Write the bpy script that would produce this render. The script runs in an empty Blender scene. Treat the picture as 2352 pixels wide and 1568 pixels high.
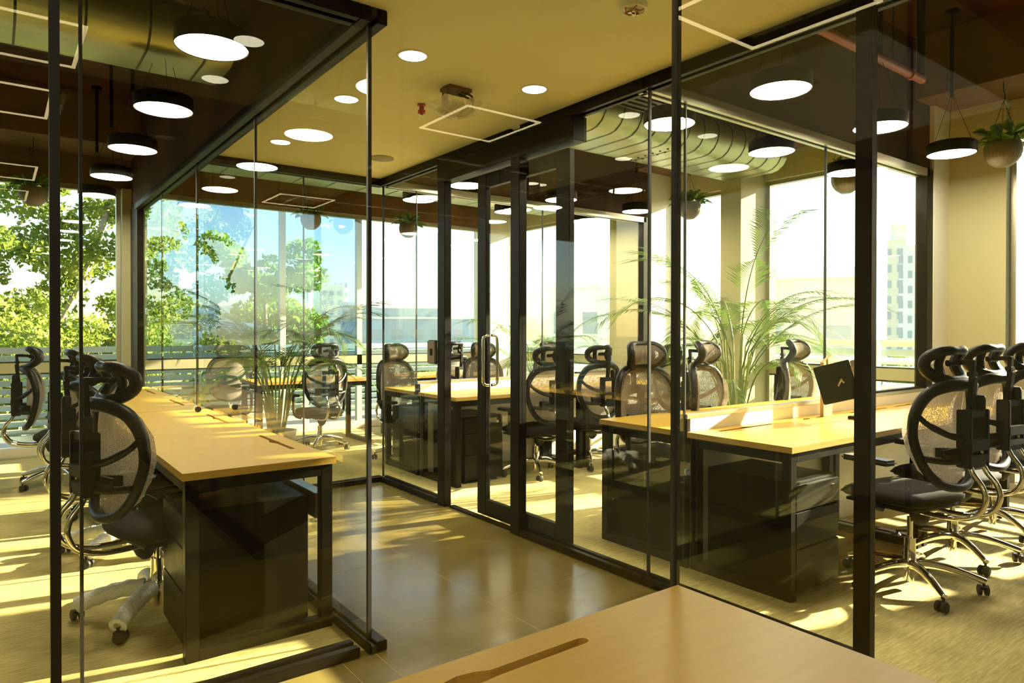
import bpy, bmesh, math, random
from mathutils import Vector, Matrix, Quaternion
C = bpy.context.scene.collection
SC = bpy.context.scene
PI = math.pi
R = math.radians
rnd = random.Random(7)

# ------------------------------------------------------------------ camera
cam = bpy.data.objects.new('camera', bpy.data.cameras.new('camera'))
C.objects.link(cam); SC.camera = cam
YAW, PITCH, ROLL, FPX, CY = 0.644755381, -0.007116331, 0.001535957, 1584.408, 768.765
cam.data.sensor_width = 36.0; cam.data.sensor_fit = 'HORIZONTAL'
cam.data.lens = FPX / 2352 * 36.0
cam.data.shift_y = (CY - 784.0) / 2352
cam.data.clip_start = 0.02; cam.data.clip_end = 2000
_f = Vector((math.sin(YAW) * math.cos(PITCH), math.cos(YAW) * math.cos(PITCH), math.sin(PITCH)))
_r = Vector((math.cos(YAW), -math.sin(YAW), 0)); _u = _r.cross(_f)
_r2 = math.cos(ROLL) * _r + math.sin(ROLL) * _u; _u2 = -math.sin(ROLL) * _r + math.cos(ROLL) * _u
cam.matrix_world = Matrix(((_r2.x, _u2.x, -_f.x, 0), (_r2.y, _u2.y, -_f.y, 0), (_r2.z, _u2.z, -_f.z, 1.307), (0, 0, 0, 1)))

# ------------------------------------------------------------------ world, sun, exposure
SUN_AZ, SUN_EL = R(101.5), R(20.0)          # azimuth from +Y towards +X
w = bpy.data.worlds.new('sky'); SC.world = w; w.use_nodes = True
nt = w.node_tree; nt.nodes.clear()
sky = nt.nodes.new('ShaderNodeTexSky'); sky.sky_type = 'NISHITA'; sky.sun_disc = False
sky.sun_elevation = SUN_EL; sky.sun_rotation = SUN_AZ
sky.air_density = 1.0; sky.dust_density = 1.3; sky.ozone_density = 1.0; sky.altitude = 50
bg = nt.nodes.new('ShaderNodeBackground'); bg.inputs[1].default_value = 0.50
wo = nt.nodes.new('ShaderNodeOutputWorld')
nt.links.new(sky.outputs[0], bg.inputs[0]); nt.links.new(bg.outputs[0], wo.inputs[0])
sl = bpy.data.lights.new('sun', 'SUN'); sl.energy = 34; sl.angle = R(0.6); sl.color = (1.0, 0.86, 0.62)
sun = bpy.data.objects.new('sun', sl); C.objects.link(sun)
sd = Vector((math.sin(SUN_AZ) * math.cos(SUN_EL), math.cos(SUN_AZ) * math.cos(SUN_EL), math.sin(SUN_EL)))
sun.rotation_euler = sd.to_track_quat('Z', 'Y').to_euler(); sun.location = sd * 40
SC.view_settings.view_transform = 'Standard'; SC.view_settings.look = 'None'
SC.view_settings.exposure = 0.48; SC.view_settings.gamma = 1.0
SC.view_settings.use_curve_mapping = False
cy = SC.cycles
cy.max_bounces = 9; cy.diffuse_bounces = 4; cy.glossy_bounces = 4; cy.transmission_bounces = 4
cy.transparent_max_bounces = 40; cy.sample_clamp_indirect = 6.0
cy.caustics_reflective = False; cy.caustics_refractive = False
cy.use_denoising = True

# ------------------------------------------------------------------ materials
MATS = {}
def principled(name, col, rough=0.5, metal=0.0, spec=0.5, **kw):
    m = bpy.data.materials.new(name); m.use_nodes = True
    b = m.node_tree.nodes['Principled BSDF']
    b.inputs['Base Color'].default_value = (*col, 1); b.inputs['Roughness'].default_value = rough
    b.inputs['Metallic'].default_value = metal; b.inputs['Specular IOR Level'].default_value = spec
    for k, v in kw.items(): b.inputs[k].default_value = v
    MATS[name] = m
    return m
def nodes(m): return m.node_tree.nodes, m.node_tree.links, m.node_tree.nodes['Principled BSDF']
def texco(m, scale=(1, 1, 1), kind='Object', rot=(0, 0, 0)):
    n, l, b = nodes(m)
    tc = n.new('ShaderNodeTexCoord'); mp = n.new('ShaderNodeMapping')
    mp.inputs['Scale'].default_value = scale; mp.inputs['Rotation'].default_value = rot
    l.new(tc.outputs[kind], mp.inputs['Vector'])
    return mp.outputs['Vector']
def noise_col(m, vec, scale, c1, c2, detail=4, lo=0.3, hi=0.7, bump=0.0, dist=0.01, rough=None):
    n, l, b = nodes(m)
    t = n.new('ShaderNodeTexNoise'); t.inputs['Scale'].default_value = scale; t.inputs['Detail'].default_value = detail
    l.new(vec, t.inputs['Vector'])
    r = n.new('ShaderNodeValToRGB'); r.color_ramp.elements[0].position = lo; r.color_ramp.elements[1].position = hi
    r.color_ramp.elements[0].color = (*c1, 1); r.color_ramp.elements[1].color = (*c2, 1)
    l.new(t.outputs['Fac'], r.inputs[0]); l.new(r.outputs[0], b.inputs['Base Color'])
    if bump:
        bp = n.new('ShaderNodeBump'); bp.inputs['Strength'].default_value = bump; bp.inputs['Distance'].default_value = dist
        l.new(t.outputs['Fac'], bp.inputs['Height']); l.new(bp.outputs[0], b.inputs['Normal'])
    if rough:
        mr = n.new('ShaderNodeMapRange'); mr.inputs['To Min'].default_value = rough[0]; mr.inputs['To Max'].default_value = rough[1]
        l.new(t.outputs['Fac'], mr.inputs['Value']); l.new(mr.outputs[0], b.inputs['Roughness'])
    return t

wood = principled('oak laminate', (.62, .40, .13), .36, spec=.28)
noise_col(wood, texco(wood, (1.2, 22, 4)), 3.0, (.56, .335, .030), (.63, .39, .045), 5, .25, .75, .02, .002)
wood_edge = principled('oak edge band', (.60, .36, .09), .4)
noise_col(wood_edge, texco(wood_edge, (3, 3, 40)), 3.0, (.50, .30, .06), (.62, .40, .09), 3)
tile_m = principled('polished concrete tile', (.26, .21, .11), .22, spec=.55)
noise_col(tile_m, texco(tile_m, (1, 1, 1), 'Object'), 2.2, (.16, .122, .032), (.235, .185, .055), 8, .25, .75, .012, .002, (.12, .27))
grout = principled('pale tile joint', (.62, .50, .24), .8)
carpet = principled('sisal beige carpet', (.50, .40, .18), .95, spec=.1)
noise_col(carpet, texco(carpet, (5, 38, 10), rot=(0, 0, R(12))), 2.0, (.50, .41, .16), (.71, .61, .27), 6, .3, .7, .55, .02)
black = principled('black powder coated steel', (.008, .006, .004), .40, spec=.13)
noise_col(black, texco(black), 9, (.006, .0045, .003), (.012, .0085, .005), 3, .3, .7, 0, 0, (.30, .5))
blackp = principled('black plastic', (.009, .008, .007), .42, spec=.25)
blackfab = principled('black seat fabric', (.016, .014, .013), .85, spec=.15)
noise_col(blackfab, texco(blackfab), 160, (.008, .007, .006), (.018, .015, .013), 2, .3, .7, .25, .002)
rubber = principled('black rubber wheel', (.010, .009, .008), .55)
seal = principled('black silicone joint', (.010, .008, .006), .5)
chrome = principled('chrome', (.82, .78, .68), .09, 1.0)
steel = principled('brushed steel', (.62, .58, .48), .3, 1.0)
noise_col(steel, texco(steel), 30, (.45, .42, .34), (.70, .66, .55), 4, .3, .7, 0, 0, (.22, .42))
alu = principled('anodised rail', (.55, .52, .42), .32, .9)
plaster = principled('olive beige ceiling paint', (.66, .52, .215), .75, spec=.2)
noise_col(plaster, texco(plaster), .8, (.88, .83, .60), (.90, .855, .63), 3)
wallp = principled('beige wall paint', (.78, .68, .42), .7, spec=.2)
noise_col(wallp, texco(wallp), 1.2, (.50, .475, .29), (.55, .52, .325), 4, .3, .7, .03, .005)
whitep = principled('white paint', (.86, .84, .76), .55)
darkceil = principled('dark brown painted slab', (.035, .021, .012), .7, spec=.2)
noise_col(darkceil, texco(darkceil), 2.0, (.034, .0125, .006), (.115, .040, .018), 7, .35, .75, .1, .01)
brownp = principled('brown painted lintel', (.17, .095, .04), .7, spec=.2)
noise_col(brownp, texco(brownp), 2.5, (.13, .075, .033), (.20, .112, .05), 5)
duct_m = principled('galvanised duct', (.42, .45, .30), .34, .75)
noise_col(duct_m, texco(duct_m), 3.0, (.34, .37, .24), (.50, .52, .35), 5, .3, .7, .04, .01, (.25, .45))
ductseam = principled('dark duct seam', (.03, .025, .015), .5)
pipe_m = principled('red oxide pipe', (.33, .085, .05), .4)
redm = principled('red sprinkler', (.45, .05, .04), .4)
pot_m = principled('taupe ribbed pot', (.20, .165, .12), .55)
potw = principled('white ceramic pot', (.75, .72, .65), .4)
soil = principled('soil', (.03, .02, .012), .95)
louvre_m = principled('pale blue grey louvre', (.56, .66, .66), .5)
timber = principled('unpainted parapet rail', (.62, .62, .55), .7)
concrete = principled('outdoor concrete', (.52, .50, .43), .9)
noise_col(concrete, texco(concrete), 2.0, (.45, .43, .37), (.58, .56, .49), 6)
bwhite = principled('pale render', (.92, .91, .88), .8)
bbeige = principled('beige render', (.82, .76, .64), .8)
bgrey = principled('blue grey facade', (.44, .53, .62), .7)
bglass = principled('far window', (.42, .46, .50), .4)
bred = principled('red lettering band', (.65, .16, .12), .7)
green_ground = principled('scrub ground', (.20, .24, .10), .95)
noise_col(green_ground, texco(green_ground), .08, (.10, .16, .05), (.34, .32, .18), 8)
cardb = principled('brown cardboard', (.48, .34, .16), .8)
screen_m = principled('glossy black panel', (.008, .008, .008), .12)
plastic_wrap = principled('cloudy plastic film', (.75, .70, .50), .25, Alpha=.55)
bubble = principled('white bubble wrap', (.95, .95, .93), .35, spec=.6)
n_, l_, b_ = nodes(bubble)
vo = n_.new('ShaderNodeTexVoronoi'); vo.inputs['Scale'].default_value = 90
l_.new(texco(bubble), vo.inputs['Vector'])
bp_ = n_.new('ShaderNodeBump'); bp_.inputs['Strength'].default_value = .8; bp_.inputs['Distance'].default_value = .004; bp_.invert = True
l_.new(vo.outputs['Distance'], bp_.inputs['Height']); l_.new(bp_.outputs[0], b_.inputs['Normal'])

def glass(name, tint=(.968, .972, .952), k=1.0):
    m = bpy.data.materials.new(name); m.use_nodes = True
    n, l = m.node_tree.nodes, m.node_tree.links; n.clear()
    o = n.new('ShaderNodeOutputMaterial'); mix = n.new('ShaderNodeMixShader')
    tr = n.new('ShaderNodeBsdfTransparent'); tr.inputs[0].default_value = (*tint, 1)
    gl = n.new('ShaderNodeBsdfGlossy'); gl.inputs['Roughness'].default_value = 0.0; gl.inputs[0].default_value = (.95, .97, .93, 1)
    fr = n.new('ShaderNodeFresnel'); fr.inputs['IOR'].default_value = 1.5
    ge = n.new('ShaderNodeNewGeometry')
    inv = n.new('ShaderNodeMath'); inv.operation = 'SUBTRACT'; inv.inputs[0].default_value = 1.0
    l.new(ge.outputs['Backfacing'], inv.inputs[1])
    sc = n.new('ShaderNodeMath'); sc.operation = 'MULTIPLY'; sc.inputs[1].default_value = k; sc.use_clamp = True
    l.new(fr.outputs[0], sc.inputs[0])
    mu = n.new('ShaderNodeMath'); mu.operation = 'MULTIPLY'; mu.use_clamp = True
    l.new(sc.outputs[0], mu.inputs[0]); l.new(inv.outputs[0], mu.inputs[1])
    l.new(mu.outputs[0], mix.inputs[0]); l.new(tr.outputs[0], mix.inputs[1]); l.new(gl.outputs[0], mix.inputs[2])
    l.new(mix.outputs[0], o.inputs[0])
    MATS[name] = m
    return m
pane_m = glass('clear partition glass')
tint_m = glass('blue tinted window glass', (.60, .73, .84), 1.0)
win_m = glass('window glass', (.97, .985, .975), 1.4)
def emit(name, col, s):
    m = bpy.data.materials.new(name); m.use_nodes = True
    b = m.node_tree.nodes['Principled BSDF']
    b.inputs['Base Color'].default_value = (.9, .88, .8, 1)
    b.inputs['Emission Color'].default_value = (*col, 1); b.inputs['Emission Strength'].default_value = s
    return m
lamp_e = emit('lit lamp diffuser', (1.0, .89, .62), 60)
down_e = emit('lit downlight', (1.0, .90, .66), 12)
fill_e = emit('added fill panel glow', (1.0, .89, .62), 2.2)  # emission of the added fill panels
strip_e = emit('lit led strip', (1.0, .78, .42), 9)

def mesh_fabric():
    m = bpy.data.materials.new('woven chair mesh'); m.use_nodes = True
    n, l = m.node_tree.nodes, m.node_tree.links; n.clear()
    o = n.new('ShaderNodeOutputMaterial'); mix = n.new('ShaderNodeMixShader')
    tr = n.new('ShaderNodeBsdfTransparent'); df = n.new('ShaderNodeBsdfDiffuse'); tl = n.new('ShaderNodeBsdfTranslucent')
    df.inputs[0].default_value = (.35, .295, .235, 1); tl.inputs[0].default_value = (.42, .35, .27, 1)
    m2 = n.new('ShaderNodeMixShader'); m2.inputs[0].default_value = .45
    tc = n.new('ShaderNodeTexCoord'); ck = n.new('ShaderNodeTexVoronoi'); ck.inputs['Scale'].default_value = 210
    rp = n.new('ShaderNodeMapRange'); rp.inputs['From Min'].default_value = .25; rp.inputs['From Max'].default_value = .55
    rp.inputs['To Min'].default_value = .45; rp.inputs['To Max'].default_value = .95
    l.new(tc.outputs['Object'], ck.inputs['Vector']); l.new(ck.outputs['Distance'], rp.inputs['Value'])
    l.new(df.outputs[0], m2.inputs[1]); l.new(tl.outputs[0], m2.inputs[2])
    l.new(rp.outputs[0], mix.inputs[0]); l.new(tr.outputs[0], mix.inputs[1]); l.new(m2.outputs[0], mix.inputs[2])
    l.new(mix.outputs[0], o.inputs[0])
    return m
mesh_m = mesh_fabric()
def leaf_mat(name, c1, c2, t=.5):
    m = bpy.data.materials.new(name); m.use_nodes = True
    n, l = m.node_tree.nodes, m.node_tree.links; n.clear()
    o = n.new('ShaderNodeOutputMaterial'); mix = n.new('ShaderNodeMixShader'); mix.inputs[0].default_value = t
    df = n.new('ShaderNodeBsdfPrincipled'); df.inputs['Roughness'].default_value = .5; tl = n.new('ShaderNodeBsdfTranslucent')
    tc = n.new('ShaderNodeTexCoord'); ns = n.new('ShaderNodeTexNoise'); ns.inputs['Scale'].default_value = 2.5; ns.inputs['Detail'].default_value = 5
    rp = n.new('ShaderNodeValToRGB'); rp.color_ramp.elements[0].position = .35; rp.color_ramp.elements[1].position = .65
    rp.color_ramp.elements[0].color = (*c1, 1); rp.color_ramp.elements[1].color = (*c2, 1)
    l.new(tc.outputs['Object'], ns.inputs['Vector']); l.new(ns.outputs['Fac'], rp.inputs[0])
    l.new(rp.outputs[0], df.inputs['Base Color']); l.new(rp.outputs[0], tl.inputs[0])
    l.new(df.outputs[0], mix.inputs[1]); l.new(tl.outputs[0], mix.inputs[2]); l.new(mix.outputs[0], o.inputs[0])
    return m
leaf_tree = leaf_mat('tree leaves', (.13, .22, .025), (.38, .43, .075))
leaf_bright = leaf_mat('bright tree leaves', (.16, .30, .03), (.42, .55, .08), .6)
leaf_dark = leaf_mat('dark tree leaves', (.05, .12, .02), (.16, .25, .05), .35)
leaf_palm = leaf_mat('palm leaflets', (.055, .13, .02), (.16, .25, .04), .35)
leaf_pothos = leaf_mat('pothos leaves', (.08, .22, .025), (.36, .48, .07), .5)
bark = principled('tree bark', (.40, .33, .22), .9)
noise_col(bark, texco(bark), 8, (.30, .24, .15), (.48, .40, .28), 6, .3, .7, .4, .02)
stem_m = principled('palm stem', (.24, .27, .07), .6)

# ------------------------------------------------------------------ mesh helpers
def box(bm, x0, x1, y0, y1, z0, z1):
    vs = [bm.verts.new(p) for p in ((x0, y0, z0), (x1, y0, z0), (x1, y1, z0), (x0, y1, z0), (x0, y0, z1), (x1, y0, z1), (x1, y1, z1), (x0, y1, z1))]
    for f in ((0, 3, 2, 1), (4, 5, 6, 7), (0, 1, 5, 4), (1, 2, 6, 5), (2, 3, 7, 6), (3, 0, 4, 7)):
        bm.faces.new([vs[i] for i in f])
    return vs
def obox(bm, M, sx, sy, sz):
    vs = box(bm, -sx / 2, sx / 2, -sy / 2, sy / 2, -sz / 2, sz / 2)
    for v in vs: v.co = M @ v.co
    return vs
def tube(bm, pts, r, n=8, closed=False, cap=True):
    pts = [Vector(p) for p in pts]; N = len(pts)
    rr = r if isinstance(r, (list, tuple)) else [r] * N
    rings = []; up = None
    for i, p in enumerate(pts):
        if closed: t = pts[(i + 1) % N] - pts[i - 1]
        else: t = pts[min(i + 1, N - 1)] - pts[max(i - 1, 0)]
        t.normalize()
        if up is None:
            up = Vector((0, 0, 1)) if abs(t.z) < .9 else Vector((1, 0, 0))
        up = (up - t * up.dot(t)).normalized(); s = t.cross(up)
        ring = []
        for k in range(n):
            a = 2 * PI * k / n
            ring.append(bm.verts.new(p + (up * math.cos(a) + s * math.sin(a)) * rr[i]))
        rings.append(ring)
    M = N if closed else N - 1
    for i in range(M):
        a, b = rings[i], rings[(i + 1) % N]
        off = 0
        if closed and i == N - 1:
            off = min(range(n), key=lambda o: sum((a[k].co - b[(k + o) % n].co).length for k in range(n)))
        for k in range(n):
            bm.faces.new((a[k], a[(k + 1) % n], b[(k + 1 + off) % n], b[(k + off) % n]))
    if cap and not closed:
        bm.faces.new(list(reversed(rings[0]))); bm.faces.new(rings[-1])
def lathe(bm, prof, n=24, c=(0, 0, 0), M=None):
    rings = []
    for (r, z) in prof:
        if r < 1e-6: rings.append([bm.verts.new((c[0], c[1], c[2] + z))])
        else: rings.append([bm.verts.new((c[0] + r * math.cos(2 * PI * k / n), c[1] + r * math.sin(2 * PI * k / n), c[2] + z)) for k in range(n)])
    if M is not None:
        for rg in rings:
            for v in rg: v.co = M @ v.co
    for a, b in zip(rings, rings[1:]):
        if len(a) == 1 and len(b) == 1: continue
        for k in range(n):
            q = [a[k % len(a)], a[(k + 1) % len(a)], b[(k + 1) % len(b)], b[k % len(b)]]
            q = [v for i, v in enumerate(q) if v not in q[:i]]
            if len(q) > 2: bm.faces.new(q)
def catmull(pts, m=6, closed=False):
    pts = [Vector(p) for p in pts]; N = len(pts); out = []
    rng = range(N) if closed else range(N - 1)
    for i in rng:
        if closed: p0, p1, p2, p3 = pts[i - 1], pts[i], pts[(i + 1) % N], pts[(i + 2) % N]
        else: p0, p1, p2, p3 = pts[max(i - 1, 0)], pts[i], pts[i + 1], pts[min(i + 2, N - 1)]
        for k in range(m):
            t = k / m
            out.append(.5 * ((2 * p1) + (p2 - p0) * t + (2 * p0 - 5 * p1 + 4 * p2 - p3) * t * t + (3 * p1 - p0 - 3 * p2 + p3) * t ** 3))
    if not closed: out.append(pts[-1])
    return out
def new_bm(): return bmesh.new()
def obj(name, bm, mat, parent=None, smooth=False, bevel=0, loc=None):
    if bevel:
        bmesh.ops.bevel(bm, geom=list(bm.edges), offset=bevel, segments=2, affect='EDGES', clamp_overlap=True)
    bmesh.ops.recalc_face_normals(bm, faces=bm.faces[:])
    me = bpy.data.meshes.new(name); bm.to_mesh(me); bm.free()
    me.materials.append(mat)
    if smooth:
        for p in me.polygons: p.use_smooth = True
        try: me.set_sharp_from_angle(angle=R(40))
        except Exception: pass
    o = bpy.data.objects.new(name, me); C.objects.link(o)
    if parent is not None: o.parent = parent
    if loc: o.location = loc
    return o
def bxo(name, mat, parent, x0, x1, y0, y1, z0, z1, bevel=0):
    bm = new_bm(); box(bm, x0, x1, y0, y1, z0, z1); return obj(name, bm, mat, parent, bevel=bevel)
def tbo(name, mat, parent, pts, r, n=8, closed=False, smooth=True):
    bm = new_bm(); tube(bm, pts, r, n, closed); return obj(name, bm, mat, parent, smooth)
def empty(name, loc=(0, 0, 0), rz=0, parent=None):
    o = bpy.data.objects.new(name, None); C.objects.link(o); o.location = loc; o.rotation_euler = (0, 0, rz)
    o.empty_display_size = .1
    if parent is not None: o.parent = parent
    return o
def thing(name, label, cat, loc=(0, 0, 0), rz=0, group=None):
    return tag(empty(name, loc, rz), label, cat, group)
def tag(o, label, cat, group=None):
    o['label'] = label; o['category'] = cat
    if group: o['group'] = group
    return o
def struct(name, loc=(0, 0, 0)):
    o = empty(name, loc); o['kind'] = 'structure'; return o
def kids(o): return list(o.children)
def dup(root, loc, rz, label, group=None):
    r = root.copy(); C.objects.link(r); r.location = loc; r.rotation_euler = (0, 0, rz); r['label'] = label
    if group: r['group'] = group
    for ch in kids(root):
        c = ch.copy(); C.objects.link(c); c.parent = r
        for g in kids(ch):
            d = g.copy(); C.objects.link(d); d.parent = c
    return r
def share(src, name, parent, loc, rot=(0, 0, 0), scale=(1, 1, 1)):
    o = bpy.data.objects.new(name, src if isinstance(src, bpy.types.Mesh) else src.data); C.objects.link(o); o.parent = parent
    o.location = loc; o.rotation_euler = rot; o.scale = scale
    return o

# ------------------------------------------------------------------ floor
fl = struct('floor')
bxo('slab', grout, fl, -3.1, 6.9, -6.1, 8.9, -.10, -.0008)
xs = [-3.0, -2.15, -1.34, -.53, .28, 1.09, 1.90, 2.70]
ys = [-6.2, -5.39, -4.58, -3.77, -2.96, -2.15, -1.34, -.53, .28, 1.09, 1.90, 2.71, 3.52, 4.33, 5.14, 5.95]
def rects_tile():
    for x0, x1 in zip(xs, xs[1:]):
        for y0, y1 in zip(ys, ys[1:]):
            for (a, b, c, d) in ((1.23, 2.70, -6.0, 5.45), (-3.0, 1.23, 1.02, 2.60)):
                X0, X1, Y0, Y1 = max(x0, a), min(x1, b), max(y0, c), min(y1, d)
                if X1 - X0 > .02 and Y1 - Y0 > .02: yield X0, X1, Y0, Y1
g = .0015
for (a, b, c, d) in rects_tile():
    bxo('tile', tile_m, fl, a + g, b - g, c + g, d - g, -.02, 0)
for (a, b, c, d) in ((-3.0, 1.23, 2.60, 8.6), (-3.0, 1.23, -6.0, 1.02), (2.70, 6.46, -6.0, 2.45), (2.70, 6.46, 2.45, 5.45), (1.23, 6.46, 5.45, 8.6)):
    bxo('carpet', carpet, fl, a, b, c, d, -.02, .003)
# ------------------------------------------------------------------ ceiling
ce = struct('ceiling')
bm = new_bm()
box(bm, 1.24, 2.70, -6.0, 5.46, 2.60, 2.64); box(bm, -3.0, 1.24, 1.0, 2.60, 2.60, 2.64)
obj('gypsum_panel', bm, plaster, ce)
bxo('roof_slab', darkceil, ce, -3.1, 6.9, -6.1, 8.9, 3.60, 3.8)
for (a, b, c, d) in ((1.20, 1.26, 2.60, 8.6), (2.70, 2.76, -6.0, 5.46), (-3.0, 1.26, 2.60, 2.66), (1.26, 6.46, 5.44, 5.50), (2.76, 6.46, 2.44, 2.50), (-3, 1.26, .96, 1.02), (1.18, 1.24, -6, 1.02)):
    bxo('bulkhead', darkceil, ce, a, b, c, d, 2.60, 3.60)
bxo('beam', brownp, ce, 5.8, 6.46, -6.0, 8.6, 3.12, 3.60)
bxo('beam', brownp, ce, -3.0, 5.8, 7.85, 8.6, 3.14, 3.60)
# ------------------------------------------------------------------ outer walls and windows
def bar_window(name, axis, p, a, b, posts, zb=.10, zt=2.82, tinted=()):
    # window in the plane x = p ('x') or y = p ('y') running from a to b
    s = struct(name)
    def put(n, mat, u0, u1, z0, z1, d0=-.035, d1=.035):
        if axis == 'x': return bxo(n, mat, s, p + d0, p + d1, u0, u1, z0, z1)
        return bxo(n, mat, s, u0, u1, p + d0, p + d1, z0, z1)
    put('sill', bbeige, a, b, 0.0, zb, -.05, .06)
    put('frame_head', alu, a, b, zt - .04, zt)
    put('frame_side', alu, a, a + .04, zb, zt - .04); put('frame_side', alu, b - .04, b, zb, zt - .04)
    put('transom', wallp, a + .04, b - .04, .86, .965)
    put('gasket', seal, a + .04, b - .04, .845, .86); put('gasket', seal, a + .04, b - .04, .965, .978)
    cuts = [a + .04] + list(posts) + [b - .04]
    for q in posts: put('mullion', louvre_m, q - .035, q + .035, zb, zt - .04)
    for i, (u0, u1) in enumerate(zip(cuts, cuts[1:])):
        e0 = u0 + (.035 if i > 0 else 0); e1 = u1 - (.035 if i < len(cuts) - 2 else 0)
        put('pane', tint_m if i in tinted else win_m, e0, e1, .978, zt - .04, -.005, .005)
        put('pane', win_m, e0, e1, zb, .845, -.005, .005)
    return s
wn = struct('wall_north')
bxo('lintel', brownp, wn, -3.0, 6.46, 8.50, 8.75, 2.82, 3.14)
bxo('pillar', wallp, wn, 1.11, 1.30, 8.45, 8.75, 0, 2.82)
bxo('pillar', whitep, wn, 5.85, 6.46, 8.38, 8.75, 0, 3.12)
bxo('upstand', wallp, wn, -3.0, 6.46, 8.5, 8.75, -.05, .02)
bar_window('window_1', 'y', 8.6, -3.0, 1.11, (-.9,))
bar_window('window_2', 'y', 8.6, 1.30, 5.85, (2.88, 3.90), tinted=(0, 1))
we = struct('wall_east')
bxo('lintel', wallp, we, 6.40, 6.6, -6.0, 8.4, 2.85, 3.118)
bxo('pillar', wallp, we, 6.35, 6.62, 2.00, 2.55, 0, 3.14)
bxo('pillar', wallp, we, 6.0, 6.62, 4.16, 4.40, 0, 3.12)
bxo('pillar', wallp, we, 6.12, 6.62, 5.42, 6.12, 0, 3.12)
bxo('pillar', wallp, we, 6.35, 6.62, -6.0, -2.2, 0, 3.12)
bxo('upstand', wallp, we, 6.40, 6.62, -6.0, 8.4, -.05, .02)
bar_window('window_3', 'x', 6.48, -2.2, 2.00, (-.1,), zt=2.85)
bar_window('window_4', 'x', 6.48, 2.55, 4.16, (), zt=2.85)
bar_window('window_5', 'x', 6.48, 4.40, 5.42, (), zt=2.85)
bar_window('window_6', 'x', 6.48, 6.12, 8.38, (7.25,), zt=2.85)
ww = struct('wall_west'); bxo('panel', wallp, ww, -3.1, -3.0, -6.1, 8.75, 0, 3.6)
ws = struct('wall_south'); bxo('panel', wallp, ws, -3.1, 6.6, -6.1, -6.0, 0, 3.6)

# ------------------------------------------------------------------ glass partitions
GT = .006
def gpane(s, axis, p, a, b, z0=.03, z1=2.56):
    if axis == 'x': return bxo('glass_pane', pane_m, s, p - GT, p + GT, a, b, z0, z1)
    return bxo('glass_pane', pane_m, s, a, b, p - GT, p + GT, z0, z1)
def joint(s, axis, p, q, wd=.005, z0=.04, z1=2.56, th=.0075):
    if axis == 'x': return bxo('joint', seal, s, p - th, p + th, q - wd, q + wd, z0, z1)
    return bxo('joint', seal, s, q - wd, q + wd, p - th, p + th, z0, z1)
def run(name, axis, p, cuts, base=True, head=True, half=.05, z0=.03, z1=2.56, jw=.005, ext=(0, 0), headz=(2.54, 2.60), half_in=None):
    s = struct(name)
    for a, b in zip(cuts, cuts[1:]): gpane(s, axis, p, a + .004, b - .004, z0, z1)
    for q in cuts[1:-1]: joint(s, axis, p, q, jw, z0, z1)
    A, B = cuts[0] - ext[0], cuts[-1] + ext[1]
    def bar(n, mat, d0, d1, za, zb):
        if axis == 'x': return bxo(n, mat, s, p + d0, p + d1, A, B, za, zb, .003)
        return bxo(n, mat, s, A, B, p + d0, p + d1, za, zb, .003)
    if base:
        bar('base_track', black, -(half_in or half), -.012, 0, .042); bar('base_track', black, .012, half, 0, .042)
        bar('base_groove', seal, -.012, .012, 0, .03)
    if head:
        bar('head_track', black, -half, -.012, *headz); bar('head_track', black, .012, half, *headz)
        bar('head_groove', seal, -.012, .012, headz[0] + .02, headz[1])
    return s
LX, LY = 1.225, 2.60
w_ls = run('wall_left_side', 'x', LX, [LY, 4.12, 5.56, 6.90, 8.02], ext=(.05, 0), half_in=.021, half=.058)
bxo('post', black, w_ls, LX - .035, LX + .035, 8.02, 8.45, 0, 2.6)
bxo('joint', seal, w_ls, LX - .008, LX + .008, LY - .008, LY + .008, .04, 2.56)
w_lf = run('wall_left_front', 'y', LY, [-2.9, -1.9, -.84, .225, LX - .01], ext=(0, -.05))
NX, NY = 1.235, 1.025
w_nf = run('wall_near_front', 'y', NY, [-2.6, -1.13, .061, NX - .01], jw=.0055)
w_ns = run('wall_near_side', 'x', NX, [-5.9, -4.5, -3.1, -1.7, -.3, NY])
bxo('joint', seal, w_ns, NX - .008, NX + .006, NY - .008, NY + .008, .04, 2.56)
RX = 2.70
w_rw = run('wall_right', 'x', RX, [2.42, 3.455], half=.045)
for (y0, y1) in ((3.455, 3.55), (4.36, 4.46)):
    bxo('post', black, w_rw, RX - .045, RX + .015, y0, y1, 0, 2.54, .003)
bxo('post', black, w_rw, 2.65, 2.695, 1.268, 1.332, 0, 2.60, .003)
gpane(w_rw, 'x', RX, 4.46, 5.44); gpane(w_rw, 'x', RX, 1.332, 2.41)
joint(w_rw, 'x', RX, 2.415, .006); joint(w_rw, 'x', RX, 5.445, .005)
for (y0, y1) in ((4.48, 5.45), (1.332, 2.42)):
    for d0, d1 in ((-.045, -.012), (.012, .045)):
        bxo('base_track', black, w_rw, RX + d0, RX + d1, y0, y1, 0, .042, .003)
for (y0, y1) in ((3.56, 5.45), (1.332, 2.42), (-5.9, 1.332)):
    for d0, d1 in ((-.045, -.012), (.012, .045)):
        bxo('head_track', black, w_rw, RX + d0, RX + d1, y0, y1, 2.54, 2.60, .003)
bxo('threshold', black, w_rw, RX - .02, RX + .03, 3.56, 4.34, 0, .012, .002)
bxo('door_head', black, w_rw, RX - .05, RX + .06, 2.95, 4.46, 2.40, 2.54, .003)
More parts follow.
